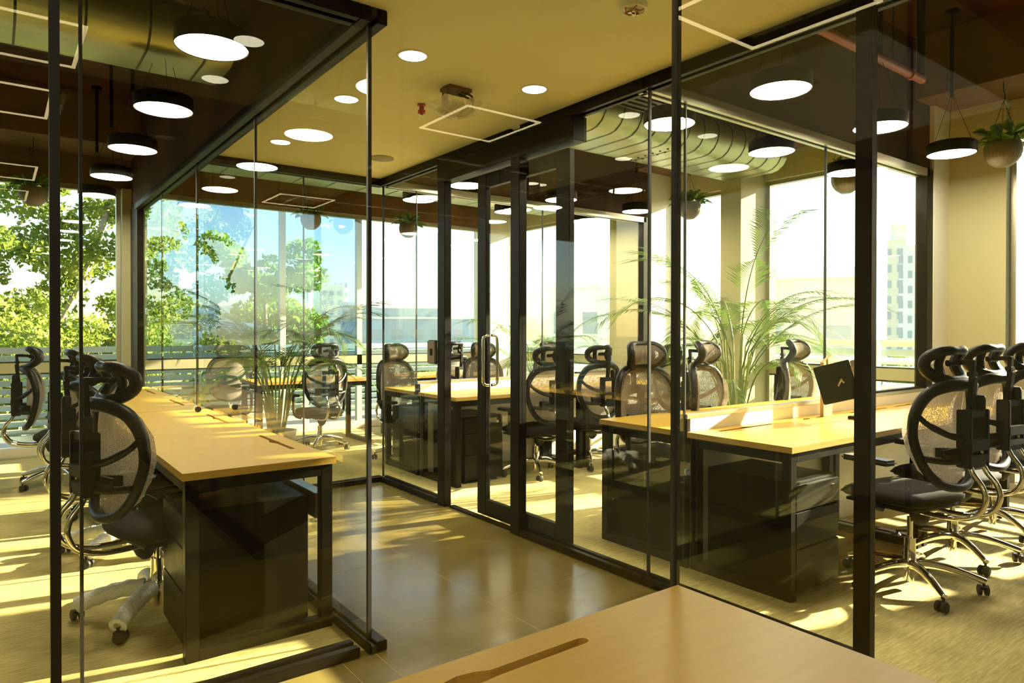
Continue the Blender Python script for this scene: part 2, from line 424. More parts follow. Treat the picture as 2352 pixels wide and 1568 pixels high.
def divider(name, yy, cuts):
    s = struct(name)
    gpane(s, 'y', yy, RX + .012, 3.03)
    for a, b in zip(cuts, cuts[1:]): gpane(s, 'y', yy, a + .004, b - .004, .85, 2.56)
    for q in cuts[1:-1] + [3.03]: joint(s, 'y', yy, q, .004, .85)
    joint(s, 'y', yy, 3.03, .004, .04, .85)
    for d0, d1 in ((-.045, -.012), (.012, .045)):
        bxo('head_track', alu, s, RX, 6.0, yy + d0, yy + d1, 2.54, 2.60, .003)
    bxo('head_groove', seal, s, RX, 6.0, yy - .012, yy + .012, 2.56, 2.60)
    bxo('upstand_panel', whitep, s, 3.06, 6.05, yy - .018, yy + .018, .02, .82)
    bxo('rail', alu, s, 3.03, 6.05, yy - .0195, yy + .03, .82, .846, .003)
    bxo('end_block', black, s, 3.03, 3.06, yy - .0195, yy + .03, .0, .82, .003)
    bxo('end_post', black, s, 5.95, 6.06, yy - .045, yy + .045, .846, 2.60, .003)
    bxo('frame_sill', black, s, 4.95, 5.95, yy - .02, yy + .02, .846, .862)
    bxo('stub_wall', whitep, s, 6.06, 6.48, yy - .05, yy + .05, 0, 3.12)
    return s
divider('wall_divider_near', 2.455, [3.03, 4.49, 5.96])
divider('wall_divider_far', 5.455, [3.03, 4.49, 5.96])
w_end = run('wall_end', 'y', 5.455, [LX + .02, 2.0, RX - .012], half=.045)

# sliding door leaf, half open behind the fixed pane
dr = struct('door_1')
DX = 2.745
bxo('stile', black, dr, DX - .02, DX + .02, 3.925, 4.03, .02, 2.38, .003)
bxo('stile', black, dr, DX - .02, DX + .02, 3.06, 3.185, .02, 2.38, .003)
bxo('rail', black, dr, DX - .02, DX + .02, 3.185, 3.925, .02, .13, .003)
bxo('rail', black, dr, DX - .02, DX + .02, 3.185, 3.925, 2.29, 2.38, .003)
bxo('glass_pane', pane_m, dr, DX - .005, DX + .005, 3.185, 3.925, .13, 2.29)
for q in (-1, 1):
    hp = catmull([(DX + q * .012, 3.90, 1.27), (DX + q * .045, 3.90, 1.265), (DX + q * .060, 3.90, 1.235), (DX + q * .060, 3.90, 1.10), (DX + q * .060, 3.90, .96), (DX + q * .045, 3.90, .93), (DX + q * .012, 3.90, .925)], 6)
    tbo('handle', chrome, dr, hp, .011, 10)

# ------------------------------------------------------------------ ceiling fixtures
def pendant_proto():
    t = thing('pendant_lamp', 'x', 'lamp')
    bm = new_bm(); lathe(bm, [(.150, .004), (.155, .0), (.157, .004), (.157, .075), (.150, .082), (0, .082)], 48); obj('lamp_shade', bm, black, t, True)
    bm = new_bm(); lathe(bm, [(.150, .004), (0, .004)], 48); obj('diffuser', bm, lamp_e, t)
    for k in range(3):
        a = 2 * PI * k / 3 + .5
        tbo('cable', black, t, [(.13 * math.cos(a), .13 * math.sin(a), .08), (.008 * math.cos(a), .008 * math.sin(a), .42)], .0015, 5)
    bm = new_bm(); lathe(bm, [(0, .41), (.014, .41), (.014, 1.0), (.045, 1.0), (.045, 1.03), (0, 1.03)], 16); obj('rod', bm, black, t, True)
    return t
LZ = 2.57
P0 = pendant_proto()
lamps = []
left_txt = ['nearest the glass corner', 'second from the glass corner', 'third from the glass corner', 'fourth from the glass corner', 'farthest, before the leafy window']
for i, y in enumerate((3.30, 4.40, 5.50, 6.60, 7.60)):
    lamps.append(((.79, y, LZ), 'lit round pendant lamp over the left bench, ' + left_txt[i], 'pendants over the left bench'))
rows = [(2.07, 'front right desk with three chairs'), (2.82, 'desk behind the low white rail'), (5.10, 'far desk beyond the sliding door'), (5.95, 'desk behind the second glass divider')]
xn = ['beside the corridor glass', 'over the middle', 'beside the window wall']
for y, txt in rows:
    for k, x in enumerate((3.33, 4.43, 5.50)):
        lamps.append(((x, y, LZ), f'lit round pendant lamp above the {txt}, {xn[k]}', 'pendants over the right desks'))
for i, (loc, lab, gr) in enumerate(lamps):
    if i == 0: P0.location = loc; P0['label'] = lab; P0['group'] = gr
    else: dup(P0, loc, 0, lab, gr)

def downlight_proto():
    t = thing('downlight', 'x', 'downlight')
    bm = new_bm(); lathe(bm, [(.066, -.004), (.076, -.004), (.078, 0), (.066, 0), (.062, .03)], 32); obj('trim_ring', bm, whitep, t, True)
    bm = new_bm(); lathe(bm, [(.064, -.002), (0, -.002)], 32); obj('diffuser', bm, down_e, t)
    return t
D0 = downlight_proto()
dl = [((1.587, 2.893), 'lit round downlight in the corridor ceiling, left of the hanging speaker'),
      ((2.328, 2.90), 'lit round downlight in the corridor ceiling, right of the hanging speaker'),
      ((1.587, 4.77), 'lit round downlight in the corridor ceiling by the end glass'),
      ((1.587, 3.66), 'lit round downlight in the corridor ceiling beside the left glass corner'),
      ((.92, 2.0), 'lit round downlight in the cross passage ceiling before the left cabin'),
      ((.92, 1.41), 'lit round downlight in the cross passage ceiling above the near desk')]
for i, ((x, y), lab) in enumerate(dl):
    if i == 0: D0.location = (x, y, 2.60); D0['label'] = lab; D0['group'] = 'corridor downlights'
    else: dup(D0, (x, y, 2.60), 0, lab, 'corridor downlights')

# loose ceiling speaker wrapped in plastic film
t = thing('ceiling_speaker', 'ceiling speaker dangling on its bracket, wrapped in clear plastic film', 'speaker', (1.99, 3.15, 2.60))
bm = new_bm(); box(bm, -.07, .07, -.05, .05, -.018, 0); box(bm, -.075, -.062, -.022, .022, -.09, 0); obj('bracket', bm, brownp, t)
bm = new_bm(); lathe(bm, [(0, -.075), (.045, -.078), (.075, -.09), (.10, -.115), (.098, -.122), (.06, -.132), (0, -.135)], 28); obj('speaker_cone', bm, wallp, t, True)
for s in (.0, 1.0):
    tbo('cable', blackp, t, catmull([(.02, -.03 + .04 * s, -.02), (.09, -.02, -.03 - .02 * s), (.11, .02, -.07), (.06, .03, -.085), (-.03, .0, -.07)], 6), .006, 6)
bm = new_bm()
prof = []
n = 30
top = []; mid = []; low = []
for k in range(n):
    a = 2 * PI * k / n; w_ = 1 + .10 * math.sin(5 * a) + rnd.uniform(-.06, .06)
    top.append(bm.verts.new((.155 * w_ * math.cos(a), .155 * w_ * math.sin(a), -.095 + rnd.uniform(-.012, .02))))
    mid.append(bm.verts.new((.112 * math.cos(a), .112 * math.sin(a), -.122 + rnd.uniform(-.005, .005))))
    low.append(bm.verts.new((.06 * w_ * math.cos(a), .06 * w_ * math.sin(a), -.142 + rnd.uniform(-.006, .006))))
cvert = bm.verts.new((0, 0, -.146))
for k in range(n):
    j = (k + 1) % n
    bm.faces.new((top[k], top[j], mid[j], mid[k])); bm.faces.new((mid[k], mid[j], low[j], low[k])); bm.faces.new((low[k], low[j], cvert))
obj('plastic_film', bm, plastic_wrap, t)
t = thing('sprinkler', 'small red sprinkler head on the corridor ceiling', 'sprinkler', (1.97, 3.487, 2.60))
bm = new_bm(); lathe(bm, [(.026, 0), (.026, -.006), (.014, -.01), (.014, -.03), (.022, -.034), (.022, -.05), (.008, -.055), (0, -.07)], 12); obj('body', bm, redm, t, True)
bm = new_bm(); lathe(bm, [(0, -.062), (.012, -.062), (.012, -.066), (0, -.066)], 12); obj('deflector', bm, steel, t)
t = thing('speaker_grille', 'grey round flush speaker grille in the ceiling near the end glass', 'speaker', (2.345, 4.754, 2.60))
bm = new_bm(); lathe(bm, [(.09, 0), (.088, -.006), (.07, -.008), (0, -.009)], 32); obj('grille', bm, principled('grey grille', (.30, .25, .13), .6), t, True)
bm = new_bm(); lathe(bm, [(.086, -.0055), (.092, -.0055), (.092, -.002), (.086, -.002)], 32); obj('rim', bm, wallp, t, True)
t = thing('smoke_detector', 'round smoke detector with exposed insides at the top of the corridor ceiling', 'detector', (2.036, 1.908, 2.60))
bm = new_bm(); lathe(bm, [(.055, 0), (.057, -.012), (.052, -.022), (.047, -.024), (.047, -.02), (0, -.02)], 28); obj('base', bm, whitep, t, True)
bm = new_bm()
for k in range(9):
    a = rnd.uniform(0, 6.28); r_ = rnd.uniform(.0, .034); lathe(bm, [(0, -.034), (.007, -.034), (.007, -.02), (0, -.02)], 8, (r_ * math.cos(a), r_ * math.sin(a), 0))
obj('terminals', bm, chrome, t)
bm = new_bm()
for k in range(5):
    a = k * 1.25; tube(bm, [(.01 * math.cos(a), .01 * math.sin(a), -.021), (.028 * math.cos(a), .028 * math.sin(a), -.032), (.04 * math.cos(a + .5), .04 * math.sin(a + .5), -.021)], .003, 5)
obj('wires', bm, redm, t)

# LED strip frames in the near cabin (seen mirrored in its glass)
def strip_frame(label, x0, x1, y0, y1, z, em=None, w_=.018):
    t = thing('led_strip_frame', label, 'light', ((x0 + x1) / 2, (y0 + y1) / 2, z))
    hx, hy = (x1 - x0) / 2, (y1 - y0) / 2
    for (a, b, c, d) in ((-hx, hx, -hy, -hy + w_), (-hx, hx, hy - w_, hy), (-hx, -hx + w_, -hy + w_, hy - w_), (hx - w_, hx, -hy + w_, hy - w_)):
        bxo('housing', black, t, a, b, c, d, .006, .04); bxo('led_strip', em or strip_e, t, a + .001, b - .001, c + .001, d - .001, 0, .006)
    for sx in (-1, 1): tbo('cable', black, t, [(sx * hx * .8, 0, .03), (sx * hx * .8, 0, (2.60 if z > 2.52 else 3.6) - z)], .002, 5)
    tbo('hanger_bar', black, t, [(-hx * .82, 0, .03), (hx * .82, 0, .03)], .004, 6)
    return t
strip_frame('square lit strip frame on the cross passage ceiling, mirrored in the left cabin glass', -.26, .32, 1.26, 1.83, 2.56)
strip_frame('square lit strip frame on the corridor ceiling behind the viewer', 2.12, 2.66, -1.75, -1.2, 2.56)
def fill_panel(label, x0, x1, y0, y1, z):  # fill lights added out of view to brighten the foreground desk
    t = thing('fill_light', label, 'light', ((x0 + x1) / 2, (y0 + y1) / 2, z)); hx, hy = (x1 - x0) / 2, (y1 - y0) / 2
    bxo('housing', black, t, -hx, hx, -hy, hy, .004, .05, .003); bxo('diffuser', fill_e, t, -hx + .015, hx - .015, -hy + .015, hy - .015, 0, .004)
    for sx in (-1, 1): tbo('cable', black, t, [(sx * hx * .8, 0, .04), (sx * hx * .8, 0, 3.6 - z)], .002, 5)
fill_panel('added unseen fill light panel over the west half of the foreground desk, above the picture', -1.9, -.32, -.62, .72, 2.5)
fill_panel('added unseen fill light panel beside the viewer at the west wall of the near cabin', -2.5, -.36, -2.0, -.95, 2.5)
strip_frame('long lit strip frame hung in the near cabin behind the viewer', -1.9, .25, -2.7, -2.12, 2.5)
strip_frame('long lit strip frame hung farthest back in the near cabin', -1.9, .27, -4.72, -4.14, 2.5)

# ------------------------------------------------------------------ ducts, pipe, grille
def duct(label, x0, x1, yc, wd, z0, h, nseam):
    t = thing('air_duct', label, 'duct', ((x0 + x1) / 2, yc, z0))
    L = x1 - x0
    prof = []
    hw = wd / 2; r_ = h / 2
    for k in range(9):
        a = PI / 2 + PI * k / 8; prof.append((-hw + r_ + r_ * math.cos(a), r_ + r_ * math.sin(a)))
    for k in range(9):
        a = -PI / 2 + PI * k / 8; prof.append((hw - r_ + r_ * math.cos(a), r_ + r_ * math.sin(a)))
    bm = new_bm()
    ringA = [bm.verts.new((-L / 2, p[0], p[1])) for p in prof]; ringB = [bm.verts.new((L / 2, p[0], p[1])) for p in prof]
    for k in range(len(prof)): bm.faces.new((ringA[k], ringA[(k + 1) % len(prof)], ringB[(k + 1) % len(prof)], ringB[k]))
    bm.faces.new(ringA); bm.faces.new(list(reversed(ringB)))
    obj('duct_shell', bm, duct_m, t, True)
    first = None
    for i in range(nseam):
        x = -L / 2 + (i + .5) * L / nseam
        if first is None:
            bm = new_bm()
            a_ = [bm.verts.new((-.006, p[0] * 1.004, (p[1] - r_) * 1.02 + r_)) for p in prof]; b2 = [bm.verts.new((.006, p[0] * 1.004, (p[1] - r_) * 1.02 + r_)) for p in prof]
            for k in range(len(prof)): bm.faces.new((a_[k], a_[(k + 1) % len(prof)], b2[(k + 1) % len(prof)], b2[k]))
            first = obj('seam', bm, ductseam, t); first.location = (x, 0, 0)
        else: share(first, 'seam', t, (x, 0, 0))
    bm = new_bm()
    for k in range(6):
        for s in (-1, 1): lathe(bm, [(0, -.006), (.010, -.006), (.010, .004), (0, .004)], 6, (-L / 2 + .52 * L + s * .03 + k * .005, -hw * .55 + k * hw * .22, 0))
    obj('rivets', bm, ductseam, t)['kind'] = 'stuff'
    for x in (-L * .35, L * .35): tbo('hanger', black, t, [(x, hw * .7, h * .7), (x, hw * .7, 3.6 - z0)], .004, 6)
    return t
duct('galvanised flat oval duct with dark ribs crossing the left cabin ceiling', -3.0, 1.12, 4.42, .62, 2.84, .30, 14)
duct('galvanised flat oval duct with dark ribs beyond the sliding door', 2.95, 6.0, 4.05, .80, 2.82, .34, 16)
duct('galvanised duct along the far cabin ceiling by the north windows', 1.6, 5.9, 7.0, .62, 2.84, .30, 12)
t = thing('sprinkler_pipe', 'red painted sprinkler pipe hung over the front right desk', 'pipe', (4.3, 2.07, 3.0))
tbo('pipe', pipe_m, t, [(-1.45, 0, 0), (.72, 0, 0)], .028, 14)
bm = new_bm(); lathe(bm, [(.028, -.02), (.036, -.02), (.036, .02), (.028, .02)], 14, M=Matrix.Translation((.55, 0, 0)) @ Matrix.Rotation(PI / 2, 4, 'Y')); obj('coupling', bm, pipe_m, t, True)
tbo('riser', black, t, [(.70, -.0, .02), (.70, -.0, .6)], .026, 12)
for x in (-.9, .3): tbo('hanger', black, t, [(x, 0, .02), (x, 0, .6)], .004, 6)
t = thing('ac_unit', 'dark ceiling air conditioning box with slatted grille above the corridor glass', 'air conditioner', (3.45, 3.25, 2.92))
bxo('casing', black, t, -.42, .42, -.25, .25, .04, .35, .004)
for k in range(7): bxo('slat', black, t, -.38, .38, -.22 + k * .066, -.185 + k * .066, .0, .02)
bxo('frame', black, t, -.42, .42, -.25, -.235, -.005, .04); bxo('frame', black, t, -.42, .42, .235, .25, -.005, .04)
for x in (-.36, .36): tbo('hanger', black, t, [(x, 0, .3), (x, 0, .68)], .005, 6)

# ------------------------------------------------------------------ desks
def slot_loop(cx, cy_, L, wd=.011, blob=.027):
    pts = []
    def side(s):
        out = []
        for k in range(5):
            a = -PI / 2 + PI * k / 4
            out.append((cx + s * (L / 2 - wd) + s * wd * math.cos(a), cy_ + s * wd * math.sin(a)))
        return out
    right = side(1)
    topm = [(cx + .055, cy_ + wd), (cx + .03, cy_ + blob * .8), (cx, cy_ + blob), (cx - .03, cy_ + blob * .8), (cx - .055, cy_ + wd)]
    left = side(-1)
    bot = [(cx - .055, cy_ - wd), (cx - .03, cy_ - blob * .35 - wd * .4), (cx, cy_ - wd * 1.2), (cx + .03, cy_ - blob * .35 - wd * .4), (cx + .055, cy_ - wd)]
    return right + topm + left + bot
def desk(label, L, D, slots, loc, rz=0, group=None, sy=None, ends=(True, True), legmid=False, beam=False):
    # local x 0..L along the length, y 0 (user side) .. D; slots at local x
    t = thing('desk', label, 'desk', loc, rz, group)
    H = .75; T = .03
    bm = new_bm()
    def loop(pts):
        vs = [bm.verts.new((p[0], p[1], H)) for p in pts]
        return [bm.edges.new((vs[i], vs[(i + 1) % len(vs)])) for i in range(len(vs))]
    ed = loop([(0, 0), (L, 0), (L, D), (0, D)])
    yy = sy if sy is not None else D - .085
    for s in slots: ed += loop(slot_loop(s, yy, .52))
    bmesh.ops.triangle_fill(bm, use_beauty=True, use_dissolve=False, edges=ed)
    ex = bmesh.ops.extrude_face_region(bm, geom=bm.faces[:])
    for v in [e for e in ex['geom'] if isinstance(e, bmesh.types.BMVert)]: v.co.z -= T
    o = obj('tabletop', bm, wood, t)
    o.data.materials.append(wood_edge)
    for p in o.data.polygons:
        if abs(p.normal.z) < .5: p.material_index = 1
    s = .05
    for k, e in enumerate(ends):
        if not e: continue
        x0 = .012 if k == 0 else L - .062
        for y0 in (.012, D - .062): bxo('leg', black, t, x0, x0 + s, y0, y0 + s, .0, H - T, .002)
        bxo('foot_bar', black, t, x0, x0 + s, .062, D - .062, .0, s, .002)
        bxo('top_bar', black, t, x0, x0 + s, .062, D - .062, H - T - s, H - T, .002)
    for y0 in (.012, D - .062): bxo('apron', black, t, .062, L - .062, y0, y0 + s, H - T - s, H - T, .002)
    if slots: bxo('cable_tray', principled('dark red tray', (.05, .014, .008), .6) if 'dark red tray' not in MATS else MATS['dark red tray'], t, slots[0] - .35, slots[-1] + .35, yy - .06, yy + .045 if yy + .045 < D - .065 else D - .066, H - T - .055, H - T - .045)
    return t
def pedestal(label, loc, rz, group='black drawer pedestals'):
    # drawers on local -y face, origin at centre of base
    t = thing('drawer_pedestal', label, 'drawers', loc, rz, group)
    bxo('body', black, t, -.20, .20, -.235, .26, .025, .57, .003)
    for (z0, z1) in ((.43, .555), (.25, .425), (.035, .245)):
        d = bxo('drawer', black, t, -.197, .197, -.255, -.236, z0, z1, .003)
        if z0 > .4: bxo('lock', chrome, d, .13, .15, -.259, -.255, z1 - .05, z1 - .03)
    for x in (-.15, .15):
        for y in (-.18, .2): bxo('castor', rubber, t, x - .02, x + .02, y - .02, y + .02, .003, .025)
    return t
grpL = 'left bench desks'
# local x along world +Y for the left bench: rotation +90 deg maps local y to world -X
desk('oak topped desk with black frame along the left glass, end nearest the corridor corner', 2.30, .622, [.56, 1.68], (1.203, 2.885, 0), PI / 2, grpL, sy=.085)
desk('oak topped desk along the left glass, farther one toward the leafy window', 2.30, .622, [.56, 1.68], (1.203, 5.195, 0), PI / 2, grpL, sy=.085)
t = thing('cable_beam', 'open ended steel cable channel under the near end of the left desk', 'cable channel', (1.155, 2.94, 0))
bm = new_bm()
for (a, b, c, d) in ((-.026, .026, .583, .588), (-.026, .026, .478, .483), (-.026, -.021, .483, .583), (.021, .026, .483, .583)): box(bm, a, b, 0, 4.4, c, d)
obj('channel', bm, steel, t); bxo('end_cap', steel, t, -.021, .021, .002, .006, .483, .583)
for y in (1.0, 3.2): bxo('bracket', black, t, -.02, .02, y, y + .04, .588, .67)
pedestal('black three drawer pedestal under the near end of the left desk', (.86, 3.20, 0), -PI / 2)
pedestal('black drawer pedestal under the far left desk', (.86, 5.6, 0), -PI / 2)
desk('oak topped desk in the foreground with a long cable slot', 2.20, .64, [.58 + 1.02, .55], (-1.005, .345, 0), 0, None, sy=.565)
grpR = 'right room desks'
def two(label_a, label_b, x, y, flip):
    for i, lab in enumerate((label_a, label_b)):
        if not flip: desk(lab, 1.44, .62, [.42, 1.06], (x + 1.445 * i, y, 0), 0, grpR)
        else: desk(lab, 1.44, .62, [.42, 1.06], (x + 1.445 * (i + 1) - .005, y + .62, 0), PI, grpR)
two('oak topped desk at the front right with a sunlit top, corridor end', 'oak topped desk of the front right row, by the window wall', 3.03, 1.815, False)
two('oak topped desk just behind the low white rail, corridor end', 'oak topped desk behind the low white rail, window end', 3.03, 2.50, True)
two('oak topped desk beyond the sliding door opening, corridor end', 'oak topped desk beyond the sliding door, window end', 3.03, 4.795, False)
two('oak topped desk behind the far glass divider, corridor end', 'oak topped desk behind the far glass divider, window end', 3.03, 5.50, True)
desk('oak topped desk standing free near the north windows of the far room', 1.3, .62, [.6], (2.2, 7.35, 0), 0, grpR)
desk('oak topped desk by the north windows, next to the corner pillar', 1.44, .62, [.6], (3.9, 7.35, 0), 0, grpR)
pedestal('black three drawer pedestal under the front right desk', (3.285, 2.08, 0), 0)
pedestal('black pedestal seen through the corridor glass behind the low white rail', (3.30, 2.83, 0), PI)
pedestal('black pedestal under the desk seen through the sliding door', (3.36, 5.12, 0), 0)
pedestal('black pedestal under the desk of the far divider', (3.32, 5.85, 0), PI)

# ------------------------------------------------------------------ office chair (faces local +Y)
def ring_pts(prof, m=5): return catmull(prof, m, True)
def sgrid(bm, f, nu, nv):
    g_ = [[bm.verts.new(f(i / nu, j / nv)) for j in range(nv + 1)] for i in range(nu + 1)]
    for i in range(nu):
        for j in range(nv): bm.faces.new((g_[i][j], g_[i + 1][j], g_[i + 1][j + 1], g_[i][j + 1]))
def chair_proto(name, wrapped=False, dz=0.0):
    t = thing(name, 'x', 'chair')
    # five star base
    off = R(21)
    bm = new_bm(); lathe(bm, [(0, .035), (.022, .035), (.022, .09), (.036, .095), (.038, .135), (.030, .145), (.027, .20), (.026, .255), (0, .255)], 20); obj('gas_cylinder', bm, chrome, t, True)
    bm = new_bm(); lathe(bm, [(.014, .25), (.014, .36)], 14); obj('gas_rod', bm, chrome, t, True)
    bm = new_bm(); lathe(bm, [(0, .335), (.020, .335), (.040, .36), (.052, .40), (.050, .42), (0, .42)], 20, M=Matrix.Rotation(R(8), 4, 'X')); obj('mechanism_boot', bm, blackp, t, True)
    leg_me = wrap_me = hood = whl = None
    for k in range(5):
        a = off + 2 * PI * k / 5
        if leg_me is None:
            bm = new_bm()
            tube(bm, catmull([(.025, 0, .125), (.10, 0, .128), (.20, 0, .112), (.30, 0, .082), (.325, 0, .074)], 4), [.024, .024, .023, .023, .022, .021, .020, .020, .019, .018, .018, .017, .017, .0165, .016, .016, .0155][:17], 10)
            for v in bm.verts: v.co.z = .1 + (v.co.z - .1) * 1.0
            leg = obj('base_leg', bm, chrome, t, True); leg.rotation_euler = (0, 0, a); leg_me = leg.data
        else: leg = share(leg_me, 'base_leg', t, (0, 0, 0), (0, 0, a))
        if wrapped:
            if wrap_me is None:
                bm = new_bm()
                pts = catmull([(.05, 0, .126), (.12, 0, .126), (.20, 0, .112), (.275, 0, .090), (.32, 0, .072)], 4)
                tube(bm, pts, [.036 + .003 * math.sin(i * 2.1) for i in range(len(pts))], 12)
                wp = obj('bubble_wrap', bm, bubble, t, True); wp.rotation_euler = (0, 0, a); wrap_me = wp.data
            else: share(wrap_me, 'bubble_wrap', t, (0, 0, 0), (0, 0, a))
        if hood is None:
            bm = new_bm(); lathe(bm, [(.006, .078), (.006, .05), (.016, .05), (.020, .046), (.018, .036), (0, .036)], 12); 
            cs = obj('castor', bm, blackp, t, True); hood = cs.data
            bm = new_bm(); lathe(bm, [(0, -.011), (.016, -.011), (.0255, -.007), (.0255, .007), (.016, .011), (0, .011)], 18, M=Matrix.Rotation(PI / 2, 4, 'X')); 
            w0 = obj('wheel', bm, rubber, cs, True); whl = w0.data; w0.location = (-.012, -.015, .0285)
        else:
            cs = share(hood, 'castor', t, (0, 0, 0)); w0 = share(whl, 'wheel', cs, (-.012, -.015, .0285))
        share(whl, 'wheel', cs, (-.012, .015, .0285))
        cs.location = (.318 * math.cos(a), .318 * math.sin(a), 0); cs.rotation_euler = (0, 0, a * 2.3 + k)
    lower_parts = set(t.children)
    # seat
    bm = new_bm()
    NU, NV = 16, 16
    def seat_pt(u, v, top):
        x = (u - .5) * 2; y = (v - .5) * 2
        # superellipse square -> rounded
        wx = .245 * x * math.sqrt(max(0, 1 - .28 * y * y)); wy = .235 * y * math.sqrt(max(0, 1 - .28 * x * x)) + .045
        e = max(abs(x), abs(y)); fall = (max(0, (e - .55) / .45)) ** 2.2
        z = .525 - .04 * fall - .014 * max(0, y) ** 2 - (.012 * (1 - x * x) * (1 - y * y)) if top else .437 + .028 * fall
        return Vector((wx, wy, z))
    gt = [[bm.verts.new(seat_pt(i / NU, j / NV, True)) for j in range(NV + 1)] for i in range(NU + 1)]
    gb = [[bm.verts.new(seat_pt(i / NU, j / NV, False)) for j in range(NV + 1)] for i in range(NU + 1)]
    for i in range(NU):
        for j in range(NV):
            bm.faces.new((gt[i][j], gt[i + 1][j], gt[i + 1][j + 1], gt[i][j + 1])); bm.faces.new((gb[i][j], gb[i][j + 1], gb[i + 1][j + 1], gb[i + 1][j]))
    per = [(i, 0) for i in range(NU)] + [(NU, j) for j in range(NV)] + [(NU - i, NV) for i in range(NU)] + [(0, NV - j) for j in range(NV)]
    for q in range(len(per)):
        a_, b2 = per[q], per[(q + 1) % len(per)]
        bm.faces.new((gt[a_[0]][a_[1]], gb[a_[0]][a_[1]], gb[b2[0]][b2[1]], gt[b2[0]][b2[1]]))
    so = obj('seat', bm, blackfab, t)
    for p in so.data.polygons: p.use_smooth = True
    bm = new_bm(); box(bm, -.20, .20, -.14, .22, .425, .442); box(bm, -.09, .09, -.10, .14, .405, .43); obj('seat_pan', bm, blackp, t, bevel=.004)
    tbo('tilt_lever', blackp, t, [(.08, .08, .41), (.27, .09, .41), (.30, .09, .408)], .006, 6)
    # chrome S tubes
    for s in (-1, 1):
        pts = catmull([(s * .062, .06, .420), (s * .062, -.08, .412), (s * .062, -.24, .416), (s * .062, -.345, .450), (s * .062, -.385, .52), (s * .060, -.375, .585), (s * .056, -.332, .640), (s * .052, -.310, .69), (s * .050, -.308, .74)], 5)
        tbo('back_tube', chrome, t, pts, .0125, 12)
    tbo('tube_bridge', chrome, t, [(-.062, -.10, .412), (.062, -.10, .412)], .012, 10)
    # spine
    bm = new_bm()
    for s in (-1, 1):
        vs = box(bm, s * .070 - .010, s * .070 + .010, -.332, -.265, .665, .935)
    box(bm, -.078, .078, -.328, -.275, .665, .70); box(bm, -.078, .078, -.335, -.315, .745, .80); box(bm, -.078, .078, -.322, -.275, .90, .935); box(bm, -.078, .078, -.332, -.32, .69, .725)
    obj('spine', bm, blackp, t, bevel=.004)
    bm = new_bm(); lathe(bm, [(0, -.02), (.018, -.02), (.024, -.01), (.024, .04), (.018, .055), (0, .06)], 14, (.045, -.305, .945)); obj('adjuster', bm, blackp, t, True)
    # backrest ring
    BY = -.06
    def wrap(x, z): return -.265 + 2.1 * x * x - .06 * max(0, .70 - z) * 1.0 + (.10 * max(0, z - .95))
    prof = [(0, 1.048), (.10, 1.042), (.178, 1.005), (.222, .92), (.232, .82), (.215, .72), (.178, .635), (.11, .575), (0, .555), (-.11, .575), (-.178, .635), (-.215, .72), (-.232, .82), (-.222, .92), (-.178, 1.005), (-.10, 1.042)]
    pts = catmull([(x, wrap(x, z) + .03 * (1 if z < .68 else 0) * ((.68 - z) / .13), z) for x, z in prof], 4, True)
    rads = []
    for p in pts: rads.append(.022 + .009 * max(0, (p.z - .80) / .26))
    bm = new_bm(); tube(bm, pts, rads, 10, True); obj('back_frame', bm, blackp, t, True)
    def back_edge(z):
        pr = [(z_, x_) for x_, z_ in prof if x_ >= 0]; pr.sort()
        for (z0, x0), (z1, x1) in zip(pr, pr[1:]):
            if z0 <= z <= z1: return x0 + (x1 - x0) * (z - z0) / max(1e-6, z1 - z0)
        return .02
    bm = new_bm()
    def mp(u, v):
        z = .556 + (1.05 - .556) * v; x = (u - .5) * 2 * back_edge(z) * 1.055
        return Vector((x, wrap(x, z) + .033 + .03 * (1 if z < .68 else 0) * ((.68 - z) / .13), z))
    sgrid(bm, mp, 14, 18); o = obj('back_mesh', bm, mesh_m, t, True)
    # struts from spine to frame, lumbar pad
    for s in (-1, 1):
        tbo('strut', blackp, t, catmull([(s * .06, -.300, .80), (s * .12, -.262, .815), (s * .19, -.205, .86), (s * .218, -.172, .90)], 4), [.016] * 8 + [.013] * 5, 8)
        tbo('lower_strut', blackp, t, catmull([(s * .06, -.295, .695), (s * .13, -.245, .69), (s * .200, -.190, .70)], 4), .015, 8)
    bm = new_bm()
    def lum(u, v):
        x = (u - .5) * .30; z = .70 + .07 * v * (1 - .35 * abs(u - .5) * 2); return Vector((x, wrap(x, z) - .018 - .012 * math.sin(v * PI), z))
    sgrid(bm, lum, 12, 4)
    ex = bmesh.ops.extrude_face_region(bm, geom=bm.faces[:])
    for v in [e for e in ex['geom'] if isinstance(e, bmesh.types.BMVert)]: v.co.y -= .012
    for k in range(7):
        for s in (-1, 1): box(bm, s * (.04 + k * .014) - .003, s * (.04 + k * .014) + .003, -.300 + .012 * k, -.262 + .012 * k, .705, .75)
    obj('lumbar_pad', bm, blackp, t)
    # headrest
    bm = new_bm()
    M = Matrix.Translation((.0, -.292, 1.00)) @ Matrix.Rotation(R(6), 4, 'X'); obox(bm, M, .034, .024, .17)
    M = Matrix.Translation((0, -.295, 1.105)) @ Matrix.Rotation(R(4), 4, 'X'); obox(bm, M, .028, .020, .12)
    obox(bm, Matrix.Translation((0, -.240, 1.153)) @ Matrix.Rotation(R(-3), 4, 'X'), .028, .13, .022)
    obox(bm, Matrix.Translation((0, -.294, 1.10)), .042, .032, .022)
    obj('headrest_post', bm, blackp, t, bevel=.003)
    bm = new_bm()
    hp_ = []
    def hw(x): return -.115 + 1.1 * x * x
    hpf = [(a_ * .90, z_ - .022) for a_, z_ in [(0, 1.230), (.06, 1.231), (.11, 1.222), (.142, 1.19), (.142, 1.14), (.112, 1.102), (.06, 1.090), (0, 1.090), (-.06, 1.090), (-.112, 1.102), (-.142, 1.14), (-.142, 1.19), (-.11, 1.222), (-.06, 1.231)]]
